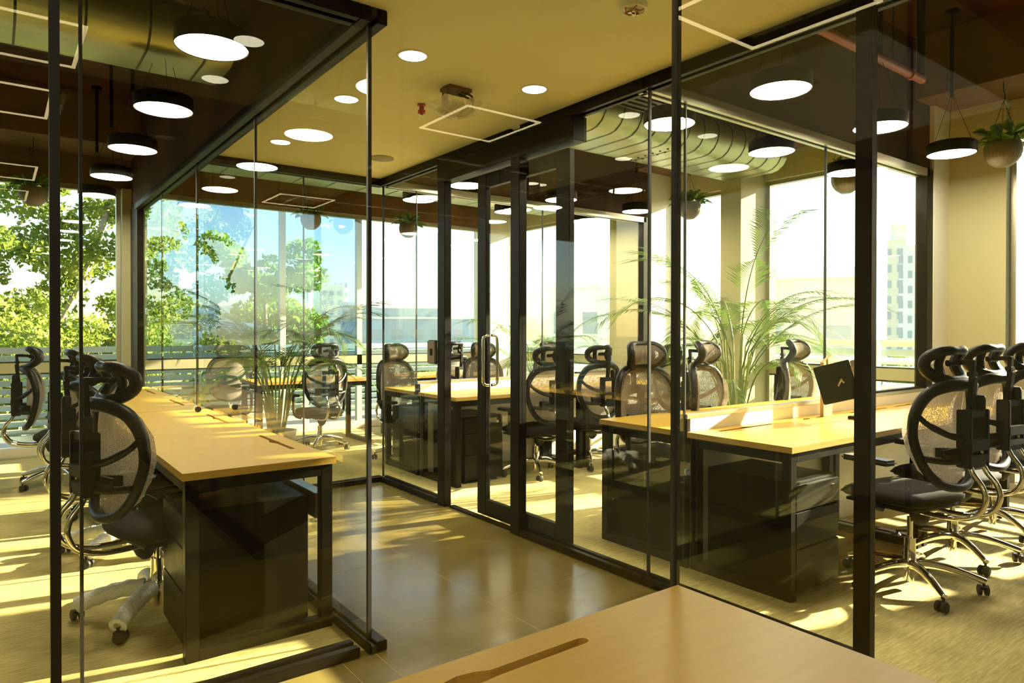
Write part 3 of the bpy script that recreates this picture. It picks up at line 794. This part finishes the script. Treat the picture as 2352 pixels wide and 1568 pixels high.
    def hy(x, z): return -.180 + 2.2 * x * x - 9.0 * (z - 1.14) ** 2
    tube(bm, catmull([(x, hy(x, z), z) for x, z in hpf], 4, True), [.020 + .008 * min(1, abs(p_[0]) / .12) for p_ in catmull([(x, 0, z) for x, z in hpf], 4, True)], 10, True)
    for s in (-1, 1): tube(bm, catmull([(s * .078, hy(.078, 1.203), 1.203), (s * .068, hy(.068, 1.14) - .006, 1.14), (s * .078, hy(.078, 1.078), 1.076)], 4), .020, 8)
    obj('headrest_frame', bm, blackp, t, True)
    bm = new_bm()
    def hm(u, v):
        z = 1.078 + .125 * v; x = (u - .5) * 2 * .124 * (1 - .25 * abs(v - .5) ** 2 * 4); return Vector((x, hy(x, z) + .030, z))
    sgrid(bm, hm, 12, 6); obj('headrest_mesh', bm, mesh_m, t, True)
    bm = new_bm(); lathe(bm, [(0, -.04), (.014, -.04), (.014, .04), (0, .04)], 12, M=Matrix.Translation((0, -.205, 1.146)) @ Matrix.Rotation(PI / 2, 4, 'Y')); obj('headrest_pivot', bm, blackp, t, True)
    # armrests
    for s in (-1, 1):
        bm = new_bm()
        tube(bm, catmull([(s * .20, .02, .42), (s * .265, .02, .45), (s * .285, .02, .53), (s * .285, .02, .655)], 4), [.016] * 13, 8)
        a_ = obj('armrest', bm, blackp, t, True)
        bm = new_bm(); box(bm, s * .285 - .042, s * .285 + .042, -.09, .16, .655, .682); obj('arm_pad', bm, blackp, a_, bevel=.011)
    for ch in t.children:
        if ch not in lower_parts or ch.name.startswith('mechanism'): ch.location.z += dz
    return t
CP = chair_proto('office_chair'); CL = chair_proto('office_chair', False, -.068); CW = chair_proto('office_chair', True, -.068)
# angle: rotation of local +Y towards world; facing +X = -90 deg
plain = [
    ((3.72, 1.58), -.15, 'black mesh office chair at the front right desk, the nearest and largest of its row', 'chairs at the front right desks'),
    ((4.43, 1.65), -.15, 'black mesh office chair at the front right desk, second of its row', 'chairs at the front right desks'),
    ((5.25, 1.72), -.12, 'black mesh office chair at the front right desk, cut off by the frame edge', 'chairs at the front right desks'),
    ((3.42, 2.95), PI - .15, 'mesh office chair facing the corridor behind the low white rail, nearest the glass seam', 'chairs behind the low white rail'),
    ((4.13, 2.95), PI + .22, 'mesh office chair facing us behind the low white rail, beside the palm', 'chairs behind the low white rail'),
    ((5.33, 2.97), PI + .1, 'sunlit mesh office chair behind the low white rail, in front of the far window', 'chairs behind the low white rail'),
    ((3.92, 4.86), .05, 'mesh office chair with its back to us beyond the door, nearest the sliding leaf', 'chairs at the desk beyond the door'),
    ((4.60, 4.88), -.1, 'mesh office chair with its back to us beyond the door, second from the leaf', 'chairs at the desk beyond the door'),
    ((5.58, 4.86), 0, 'mesh office chair with its back to us beyond the door, beside the window wall', 'chairs at the desk beyond the door'),
    ((3.32, 6.18), PI + .25, 'mesh office chair behind the far divider, left of the card reader post', 'chairs in the far room'),
    ((4.36, 6.20), PI - .1, 'mesh office chair behind the far divider, seen through the door handle', 'chairs in the far room'),
    ((5.35, 6.20), PI, 'mesh office chair behind the far divider, below the thin palm', 'chairs in the far room'),
    ((2.85, 7.28), 0, 'mesh office chair at the free standing desk in the far room', 'chairs in the far room'),
    ((4.40, 7.22), .2, 'mesh office chair at the desk by the corner pillar', 'chairs in the far room'),
    ((2.08, 8.12), PI - .5, 'mesh office chair close to the north windows behind the free standing desk', 'chairs in the far room'),
    ((.64, 5.75), -PI / 2 + .1, 'black mesh office chair at the left bench, third from the corridor', 'chairs at the left bench'),
    ((.45, 6.95), -PI / 2 - .1, 'black mesh office chair at the left bench, closest to the leafy window', 'chairs at the left bench')]
low_groups = ('chairs at the desk beyond the door', 'chairs in the far room', 'chairs at the left bench')
first_low = True
for i, ((x, y), rz, lab, gr) in enumerate(plain):
    if i == 0: CP.location = (x, y, .003); CP.rotation_euler = (0, 0, rz); CP['label'] = lab; CP['group'] = gr
    elif gr in low_groups:
        if first_low: CL.location = (x, y, .003); CL.rotation_euler = (0, 0, rz); CL['label'] = lab; CL['group'] = gr; first_low = False
        else: dup(CL, (x, y, .003), rz, lab, gr)
    else: dup(CP, (x, y, .003), rz, lab, gr)
wrapped = [((.60, 3.52), -PI / 2 + .25, 'black mesh office chair with bubble wrapped legs, nearest on the left bench'),
           ((.62, 4.62), -PI / 2 + .12, 'black mesh office chair with bubble wrapped legs, second on the left bench')]
for i, ((x, y), rz, lab) in enumerate(wrapped):
    if i == 0: CW.location = (x, y, .003); CW.rotation_euler = (0, 0, rz); CW['label'] = lab; CW['group'] = 'chairs at the left bench'
    else: dup(CW, (x, y, .003), rz, lab, 'chairs at the left bench')

# ------------------------------------------------------------------ small things on desks and posts
t = thing('monitor', 'black panel monitor tilted on its arm above the front right desk, beside the dark post', 'monitor', (4.24, 2.24, .75))
M = Matrix.Translation((-.06, -.03, .235)) @ Matrix.Rotation(R(-62), 4, 'Z') @ Matrix.Rotation(R(-16), 4, 'Y')
bm = new_bm(); obox(bm, M, .21, .035, .24); obj('panel', bm, screen_m, t, bevel=.004)
bm = new_bm(); obox(bm, M @ Matrix.Translation((.02, -.019, -.005)) @ Matrix.Rotation(R(-50), 4, 'Y'), .05, .004, .010); obox(bm, M @ Matrix.Translation((.035, -.019, .0)) @ Matrix.Rotation(R(60), 4, 'Y'), .03, .004, .008); obj('emblem', bm, steel, t)
bm = new_bm(); obox(bm, M @ Matrix.Translation((.125, .01, 0)), .035, .05, .22); obj('side_cover', bm, steel, t, bevel=.004)
tbo('arm', black, t, catmull([(.0, -.10, .22), (.06, -.12, .16), (.09, -.10, .06), (.10, -.08, .0)], 4), .012, 8)
bxo('clamp', black, t, .06, .14, -.12, -.04, 0, .02, .003)
t = thing('cardboard_sleeve', 'small brown cardboard sleeve with a torn corner standing behind the tilted black panel', 'cardboard', (4.34, 2.36, .75))
bm = new_bm()
for (a, b) in ((-.055, .055),):
    box(bm, a, b, -.012, .012, .0, .40)
for v in bm.verts:
    if v.co.z > .3 and v.co.x < 0: v.co.z -= .05
obj('sleeve', bm, cardb, t); bxo('flap', cardb, t, -.01, .055, -.016, -.013, .30, .38)
t = thing('card_reader', 'grey card reader box with a black window fixed to the dark door post', 'card reader', (2.65, 4.46, 1.14))
bxo('housing', pot_m, t, -.02, .0, -.0, .11, -.085, .085, .004); bxo('reader_window', screen_m, t, -.024, -.02, .03, .065, -.025, .025)
bxo('back_plate', black, t, -.001, .003, -.005, .115, -.09, .09)
t = thing('paper_roll', 'clear plastic roll with a black end at a cable slot of the left desk', 'roll', (1.10, 5.02, .75))
bm = new_bm(); lathe(bm, [(0, -.03), (.018, -.03), (.018, .03), (0, .03)], 14, M=Matrix.Translation((0, 0, .019)) @ Matrix.Rotation(PI / 2, 4, 'X')); obj('roll', bm, plastic_wrap, t, True)
bm = new_bm(); lathe(bm, [(0, -.012), (.019, -.012), (.019, .012), (0, .012)], 14, M=Matrix.Translation((0, -.042, .0195)) @ Matrix.Rotation(PI / 2, 4, 'X')); obj('cap', bm, blackp, t, True)

# ------------------------------------------------------------------ hanging pots
def leaf_mesh():
    bm = new_bm()
    prof = [(0, 0), (.018, .012), (.034, .035), (.033, .06), (.02, .085), (0, .108)]
    mid = [bm.verts.new((0, y, .012 * math.sin(y * 25))) for x, y in prof]
    L = [bm.verts.new((-x, y, .012 * math.sin(y * 25) + x * .45)) for x, y in prof[1:-1]]; Rr = [bm.verts.new((x, y, .012 * math.sin(y * 25) + x * .45)) for x, y in prof[1:-1]]
    for S in (L, Rr):
        for k in range(len(S) - 1): bm.faces.new((mid[k + 1], mid[k + 2], S[k + 1], S[k]))
        bm.faces.new((mid[0], mid[1], S[0])); bm.faces.new((mid[-1], S[-1], mid[-2]))
    me = bpy.data.meshes.new('leaf'); bm.to_mesh(me); bm.free(); me.materials.append(leaf_pothos)
    for p in me.polygons: p.use_smooth = True
    return me
LEAF = leaf_mesh()
def pot_proto():
    t = thing('hanging_pot', 'x', 'potted plant')
    bm = new_bm()
    prof = [(0, -.095), (.045, -.095), (.052, -.09), (.085, -.065), (.108, -.03), (.118, .01), (.116, .05), (.110, .078), (.102, .078), (.106, .05), (.08, .04), (0, .04)]
    lathe(bm, prof, 60)
    for v in bm.verts:
        r_ = math.hypot(v.co.x, v.co.y)
        if r_ > .05 and v.co.z < .07:
            a = math.atan2(v.co.y, v.co.x); k = 1 + .022 * (1 if round(a / (2 * PI) * 60) % 2 else -1)
            v.co.x *= k; v.co.y *= k
    obj('pot', bm, pot_m, t, True)
    bm = new_bm(); lathe(bm, [(.104, .055), (0, .06)], 24); obj('soil', bm, soil, t)
    for k in range(3):
        a = 2 * PI * k / 3 + .4
        bm = new_bm(); A = Vector((.108 * math.cos(a), .108 * math.sin(a), .075)); B = Vector((0, 0, .38)); nl = 14
        for i in range(nl):
            p = A.lerp(B, (i + .5) / nl); d = (B - A).normalized(); s_ = d.cross(Vector((0, 0, 1))).normalized(); q = s_ if i % 2 else d.cross(s_)
            h = (B - A).length / nl * .6
            tube(bm, [p - d * h, p + q * .004, p + d * h, p - q * .004], .0013, 4, True)
        obj('chain', bm, blackp, t)
    tbo('hook', blackp, t, catmull([(0, 0, .37), (.028, 0, .40), (.028, 0, .44), (0, 0, .465), (0, 0, .57)], 4), .003, 6)
    for k in range(34):
        a = rnd.uniform(0, 6.28); rr = rnd.uniform(.03, .11); z = rnd.uniform(.06, .15)
        s = rnd.uniform(.75, 1.3)
        share(LEAF, 'leaf', t, (rr * math.cos(a), rr * math.sin(a), z), (rnd.uniform(-.3, 1.0), rnd.uniform(-.7, .7), a - PI / 2 + rnd.uniform(-.6, .6)), (s, s, s))
    bm = new_bm()
    for k in range(6):
        a = rnd.uniform(0, 6.28); tube(bm, catmull([(.05 * math.cos(a), .05 * math.sin(a), .06), (.11 * math.cos(a), .11 * math.sin(a), .11), (.16 * math.cos(a), .16 * math.sin(a), .07)], 4), .0025, 5)
    obj('vines', bm, stem_m, t)
    for k in range(5):
        a = rnd.uniform(0, 6.28); share(LEAF, 'leaf', t, (.14 * math.cos(a), .14 * math.sin(a), .08), (-.3, rnd.uniform(-.4, .4), a - PI / 2))
    return t
HP = pot_proto()
pots = [((5.9, 1.88, 2.60), 0, 'taupe ribbed hanging pot with pothos near the right edge, under the concrete beam'),
        ((5.9, 3.04, 2.59), 1.1, 'taupe ribbed hanging pot with pothos behind the near divider, left of the dark post'),
        ((5.9, 4.72, 2.58), 2.3, 'ribbed hanging pot with pothos beyond the door, in front of the window pillar'),
        ((4.35, 8.05, 2.61), .6, 'hanging pot with pothos at the north windows, seen past the end glass'),
        ((3.04, 8.05, 2.60), 4.0, 'hanging pot with pothos at the north windows beside the window post'),
        ((.31, 8.02, 2.58), 3.1, 'hanging pot with pothos against the leafy window of the left cabin'),
        ((-1.0, 8.02, 2.58), 5.0, 'hanging pot with pothos at the west end of the leafy window')]
for i, (loc, rz, lab) in enumerate(pots):
    if i == 0: HP.location = loc; HP.rotation_euler = (0, 0, rz); HP['label'] = lab; HP['group'] = 'hanging pots'
    else: dup(HP, loc, rz, lab, 'hanging pots')

# ------------------------------------------------------------------ palms
def frond_mesh(L, droop, seed):
    rg = random.Random(seed); bm = new_bm()
    pts = []
    for i in range(15):
        s = i / 14; ang = R(64) - droop * s ** 1.5
        if i == 0: p = Vector((0, 0, 0))
        else: p = pts[-1] + Vector((math.cos(ang), 0, math.sin(ang))) * L / 14
        pts.append(p)
    tube(bm, pts, [.007 * (1 - .75 * i / 14) for i in range(15)], 5)
    for i in range(46):
        s = .28 + .72 * i / 45; q = s * 14; k = min(13, int(q)); p = pts[k].lerp(pts[k + 1], q - k); d = (pts[k + 1] - pts[k]).normalized()
        for sd_ in (-1, 1):
            side = Vector((0, sd_, 0)); ll = L * .36 * math.sin(PI * min(1, .18 + .80 * (1 - abs(s - .58) * 1.5))) * rg.uniform(.8, 1.1)
            dr_ = (d * .75 + side * .8 + Vector((0, 0, .15))).normalized()
            a = p; b = p + dr_ * ll * .5 + Vector((0, 0, -.02)); c = p + dr_ * ll + Vector((0, 0, -.16 * ll - .03)) 
            wv = d * .0065
            v0 = bm.verts.new(a); v1 = bm.verts.new(b + wv); v2 = bm.verts.new(b - wv); v3 = bm.verts.new(c)
            bm.faces.new((v0, v1, v2)); bm.faces.new((v1, v3, v2))
    me = bpy.data.meshes.new('frond'); bm.to_mesh(me); bm.free(); me.materials.append(leaf_palm)
    return me
FR = [frond_mesh(1.15, R(75), 1), frond_mesh(1.0, R(105), 2), frond_mesh(1.3, R(60), 3), frond_mesh(.85, R(120), 4)]
def palm(label, loc, h, nf, seed, wide=1.0, tall_pot=.34):
    rg = random.Random(seed)
    t = thing('areca_palm', label, 'potted plant', loc, 0, 'areca palms')
    bm = new_bm(); lathe(bm, [(0, 0), (.13, 0), (.15, .02), (.18, tall_pot), (.19, tall_pot + .02), (.165, tall_pot + .02), (.16, tall_pot - .03), (0, tall_pot - .03)], 28); obj('pot', bm, potw, t, True)
    bm = new_bm(); lathe(bm, [(.16, tall_pot - .02), (0, tall_pot - .01)], 20); obj('soil', bm, soil, t)
    for k in range(nf):
        a = 2 * PI * k / nf + rg.uniform(-.4, .4); r0 = rg.uniform(.02, .08); hh = h * rg.uniform(.35, .75)
        base = Vector((r0 * math.cos(a), r0 * math.sin(a), tall_pot - .03)); lean = rg.uniform(.04, .14)
        topp = base + Vector((math.cos(a) * lean, math.sin(a) * lean, hh - tall_pot * .5))
        tbo('stem', stem_m, t, [base, base.lerp(topp, .5) + Vector((0, 0, .02)), topp], [.010, .008, .007], 6)
        s = rg.uniform(.75, 1.1) * wide
        share(FR[k % 4], 'frond', t, topp, (0, rg.uniform(-.25, .25), a), (s, s, s))
    return t
palm('tall areca palm by the window pillar behind the front right desks', (5.38, 3.78, 0), 1.55, 26, 3, .98)
palm('thin areca palm in the far room, seen through the sliding door pane', (5.72, 7.0, 0), 1.25, 15, 8, .85)
palm('areca palm standing behind the end glass, seen through the left cabin glass', (2.12, 6.5, 0), 1.3, 22, 14, .95)
palm('areca palm at the west end of the left cabin, only frond tips in view', (-.75, 7.6, 0), 1.3, 11, 21)

# ------------------------------------------------------------------ outside: terrace, louvred parapet, trees, city
gr = struct('ground', (0, 0, -9.0)); bm = new_bm()
sgrid(bm, lambda u, v: Vector(((u - .5) * 1600, (v - .5) * 1600, 0)), 8, 8); obj('terrain', bm, green_ground, gr)
tr = struct('terrace')
bm = new_bm(); box(bm, -6, 8.2, 8.76, 10.0, -.25, -.02); box(bm, 6.63, 8.2, -5, 8.76, -.25, -.02); obj('terrace_slab', bm, concrete, tr)
bxo('sun_block_wall', bbeige, tr, 9.4, 9.7, -6.0, .22, -9.0, 4.5)  # unseen wall, added to keep low sun off the front right floor
bxo('building_mass', concrete, tr, -5.9, 8.1, -4.9, 9.9, -9.0, -.26)
def parapet(label, axis, p, a, b, H=1.12):
    t = thing('louvred_parapet', label, 'parapet', (p, a, -.02) if axis == 'x' else (a, p, -.02))
    L = b - a
    if axis == 'x': t.rotation_euler = (0, 0, PI / 2)
    n_p = max(2, round(L / 1.5)); pw = L / n_p
    sl_me = None
    for i in range(n_p + 1):
        bxo('post', louvre_m, t, i * pw - .035, i * pw + .035, -.035, .035, 0, H - .02)
    for i in range(n_p):
        x0, x1 = i * pw + .06, (i + 1) * pw - .06
        bxo('top_rail', louvre_m, t, x0, x1, -.03, .03, H - .07, H); bxo('bottom_rail', louvre_m, t, x0, x1, -.03, .03, .06, .12)
        for k in range(int((H - .2) / .092)):
            if sl_me is None:
                bm = new_bm(); obox(bm, Matrix.Rotation(R(-38), 4, 'X'), x1 - x0, .105, .012); o = obj('slat', bm, louvre_m, t); sl_me = o.data
                o.location = ((x0 + x1) / 2, 0, .165 + k * .092)
            else: share(sl_me, 'slat', t, ((x0 + x1) / 2, 0, .165 + k * .092))
    return t
parapet('pale blue grey louvred parapet outside the north windows', 'y', 9.55, -5.0, 7.8)
parapet('pale louvred parapet outside the east windows', 'x', 7.85, -3.5, 9.45, 1.22)

def leaves_bm(bm, c, rad, n, rg, size=.075, shell=.55):
    for _ in range(n):
        while True:
            v = Vector((rg.uniform(-1, 1), rg.uniform(-1, 1), rg.uniform(-1, 1)))
            if shell < v.length < 1: break
        p = Vector(c) + Vector((v.x * rad[0], v.y * rad[1], v.z * rad[2]))
        q = Quaternion(Vector((rg.uniform(-1, 1), rg.uniform(-1, 1), rg.uniform(-.6, .6))).normalized(), rg.uniform(0, 6.28))
        s = size * rg.uniform(.6, 1.3)
        a = [bm.verts.new(p + q @ Vector(w_)) for w_ in ((0, -s * .75, 0), (s * .42, -s * .1, s * .12), (0, s * .8, 0), (-s * .42, -s * .1, s * .12))]
        bm.faces.new((a[0], a[1], a[2])); bm.faces.new((a[0], a[2], a[3]))
def tree(label, base, trunks, blobs, seed, nleaf, size=.075, mat=None):
    rg = random.Random(seed)
    t = thing('leafy_tree', label, 'tree', base)
    for tk in trunks:
        pts = catmull(tk, 4); N = len(pts)
        tbo('trunk' if tk is trunks[0] else 'branch', bark, t, pts, [(.13 if tk is trunks[0] else .06) * (1 - .75 * i / N) for i in range(N)], 8)
    bm = new_bm(); tot = sum(b[1][0] * b[1][2] for b in blobs)
    for c, rad in blobs: leaves_bm(bm, c, rad, int(nleaf * rad[0] * rad[2] / tot), rg, size, .25)
    o = obj('foliage', bm, mat or leaf_tree, t); o['kind'] = 'stuff'
    return t
def blobset(rg, n, x, y, z, r):
    out = []
    for _ in range(n):
        q = rg.uniform(*r); out.append(((rg.uniform(*x), rg.uniform(*y), rg.uniform(*z)), (q, q, q * rg.uniform(.6, .95))))
    return out
rg = random.Random(5)
tree('big leafy tree filling the left cabin window', (-.2, 14.0, -9),
     [[(0, 0, 0), (.2, 0, 5), (.6, 0, 9.2), (1.4, .2, 11.0), (2.0, .3, 13)], [(.4, 0, 8.5), (-.6, .3, 10.3), (-1.6, .4, 12.4)], [(.5, 0, 9.0), (1.0, -.3, 9.6), (2.4, -.2, 10.4)], [(.3, 0, 8.6), (-.9, -.2, 9.6), (-2.2, 0, 10.2)]],
     [((-.8 + 3.4 * i / 7 + rg.uniform(-.2, .2), rg.uniform(-1.1, 1.2), 9.7 + 4.4 * j / 8 + rg.uniform(-.25, .25)), (q, q, q * .8)) for i in range(8) for j in range(9) for q in [rg.uniform(.28, .50)] if rg.random() > .1], 11, 26000, .08)
tree('low bushy tree beyond the parapet of the left cabin window', (1.2, 12.2, -9), [[(0, 0, 0), (.1, 0, 5), (.3, .1, 9)], [(.1, 0, 8), (-.8, .1, 9.2), (-1.8, .1, 9.9)]],
     blobset(rg, 26, (-1.9, .9), (-.5, 1.2), (8.9, 10.4), (.35, .7)), 12, 14000, .075)
tree('rounded leafy tree outside the far room windows', (4.65, 15.0, -9), [[(0, 0, 0), (.1, 0, 6), (0, 0, 11)]],
     blobset(rg, 40, (-1.1, 1.0), (-.8, .8), (8.8, 12.1), (.25, .5)), 13, 9000, .11, leaf_bright)
tree('round green tree beyond the east parapet', (24.0, 15.2, -9), [[(0, 0, 0), (.1, 0, 6), (0, 0, 10)]],
     blobset(rg, 18, (-1.4, 1.4), (-1.2, 1.2), (8.4, 11.0), (.6, 1.0)), 15, 9000, .13, leaf_dark)
rg2 = random.Random(31)
for k, (az, d, s_) in enumerate(((16, 60, 1.0), (23, 75, 1.1), (27.5, 70, 1.2), (30.5, 62, 1.0), (34, 80, 1.2), (44, 60, .9), (67.5, 45, .8))):
    labs = ['distant dark tree clump under the water tower', 'distant tree clump right of the water tower', 'distant tree clump below the blue grey block', 'distant tree clump by the flat roofed shed', 'distant tree clump beside the corner pillar', 'distant tree clump behind the white villa', 'tree clump below the apartment tower']
    tree(labs[k], (d * math.sin(R(az)), d * math.cos(R(az)), -9), [[(0, 0, 0), (0, 0, 4), (0, 0, 6)]], blobset(rg2, 12, (-4.5 * s_, 4.5 * s_), (-2, 2), (3.5, 7.6), (1.2, 2.2)), 50 + k, 2500, .42, leaf_dark)

def building(name, label, az, d, w_, dep, ztop, mat, rows=0, cols=0, rz=None, extra=None, wfrac=.5):
    a = R(az); t = thing(name, label, 'building', (d * math.sin(a), d * math.cos(a), -9), -a if rz is None else rz)
    H = ztop + 9
    bxo('walls', mat, t, -w_ / 2, w_ / 2, 0, dep, 0, H)
    bxo('parapet_cap', bwhite, t, -w_ / 2 - .15, w_ / 2 + .15, -.15, dep + .15, H, H + .35)
    if rows:
        bm = new_bm(); zh = min(H - .6, rows * 3.0) / rows
        for i in range(rows):
            for j in range(cols):
                x = -w_ / 2 + (j + .5) * w_ / cols; z = H - .9 - (i + .5) * zh
                ww_ = w_ / cols * wfrac / 2; box(bm, x - ww_, x + ww_, -.08, .05, z - zh * .25, z + zh * .25)
        o = obj('windows', bm, bglass, t); o['kind'] = 'stuff'
    if extra: extra(t, H)
    return t
def towerbits(t, H):
    for x in (-3.2, 2.6): bxo('roof_room', bbeige, t, x - 1.4, x + 1.4, 2, 5, H, H + 3.2)
building('apartment_tower', 'pale high rise apartment tower outside the east windows', 65.2, 150, 7.5, 9, 18.5, bbeige, 9, 4, extra=towerbits)
building('apartment_tower', 'grey high rise apartment slab beside the pale tower', 67.2, 150, 6.0, 9, 17.0, bwhite, 9, 4)
building('villa', 'white flat roofed building with a railing seen through the door panes', 44.6, 48, 8, 8, 4.2, bwhite, 3, 4)
building('office_block', 'blue grey office block on the horizon past the end glass', 27.6, 170, 22, 12, 6.5, bgrey, 4, 9)
building('warehouse', 'long pale flat roofed shed past the end glass', 30.0, 110, 26, 12, 3.0, bgrey, 2, 8)
building('office_block', 'white office block on the horizon left of the blue grey one', 25.2, 180, 14, 10, 8.0, bwhite, 4, 7)
building('tower_block', 'beige pair of slim towers right of the water tower', 22.3, 220, 7, 8, 15, bbeige, 7, 3)
building('tower_block', 'pale slim tower behind the beige pair', 23.0, 230, 5, 8, 18, bwhite, 7, 3)
building('tower_block', 'low white block left of the rounded tree', 14.6, 190, 16, 10, 7, bwhite, 3, 6)
building('house', 'beige flat roofed house behind the round green tree', 59.5, 26, 4.4, 5, 3.1, bbeige, 1, 2)
a = R(20.4); t = thing('water_tower', 'white water tower with a red band and a wide drum', 'water tower', (205 * math.sin(a), 205 * math.cos(a), -9))
bm = new_bm(); lathe(bm, [(1.6, 0), (1.5, 21), (1.7, 22), (3.4, 24.0), (3.6, 24.5), (3.6, 28.2), (3.3, 28.8), (1.2, 29.4), (.8, 29.5), (.7, 30.6), (0, 31)], 28); obj('drum', bm, bwhite, t, True)
bm = new_bm(); lathe(bm, [(3.64, 25.4), (3.64, 26.9)], 28); obj('red_band', bm, bred, t, True)
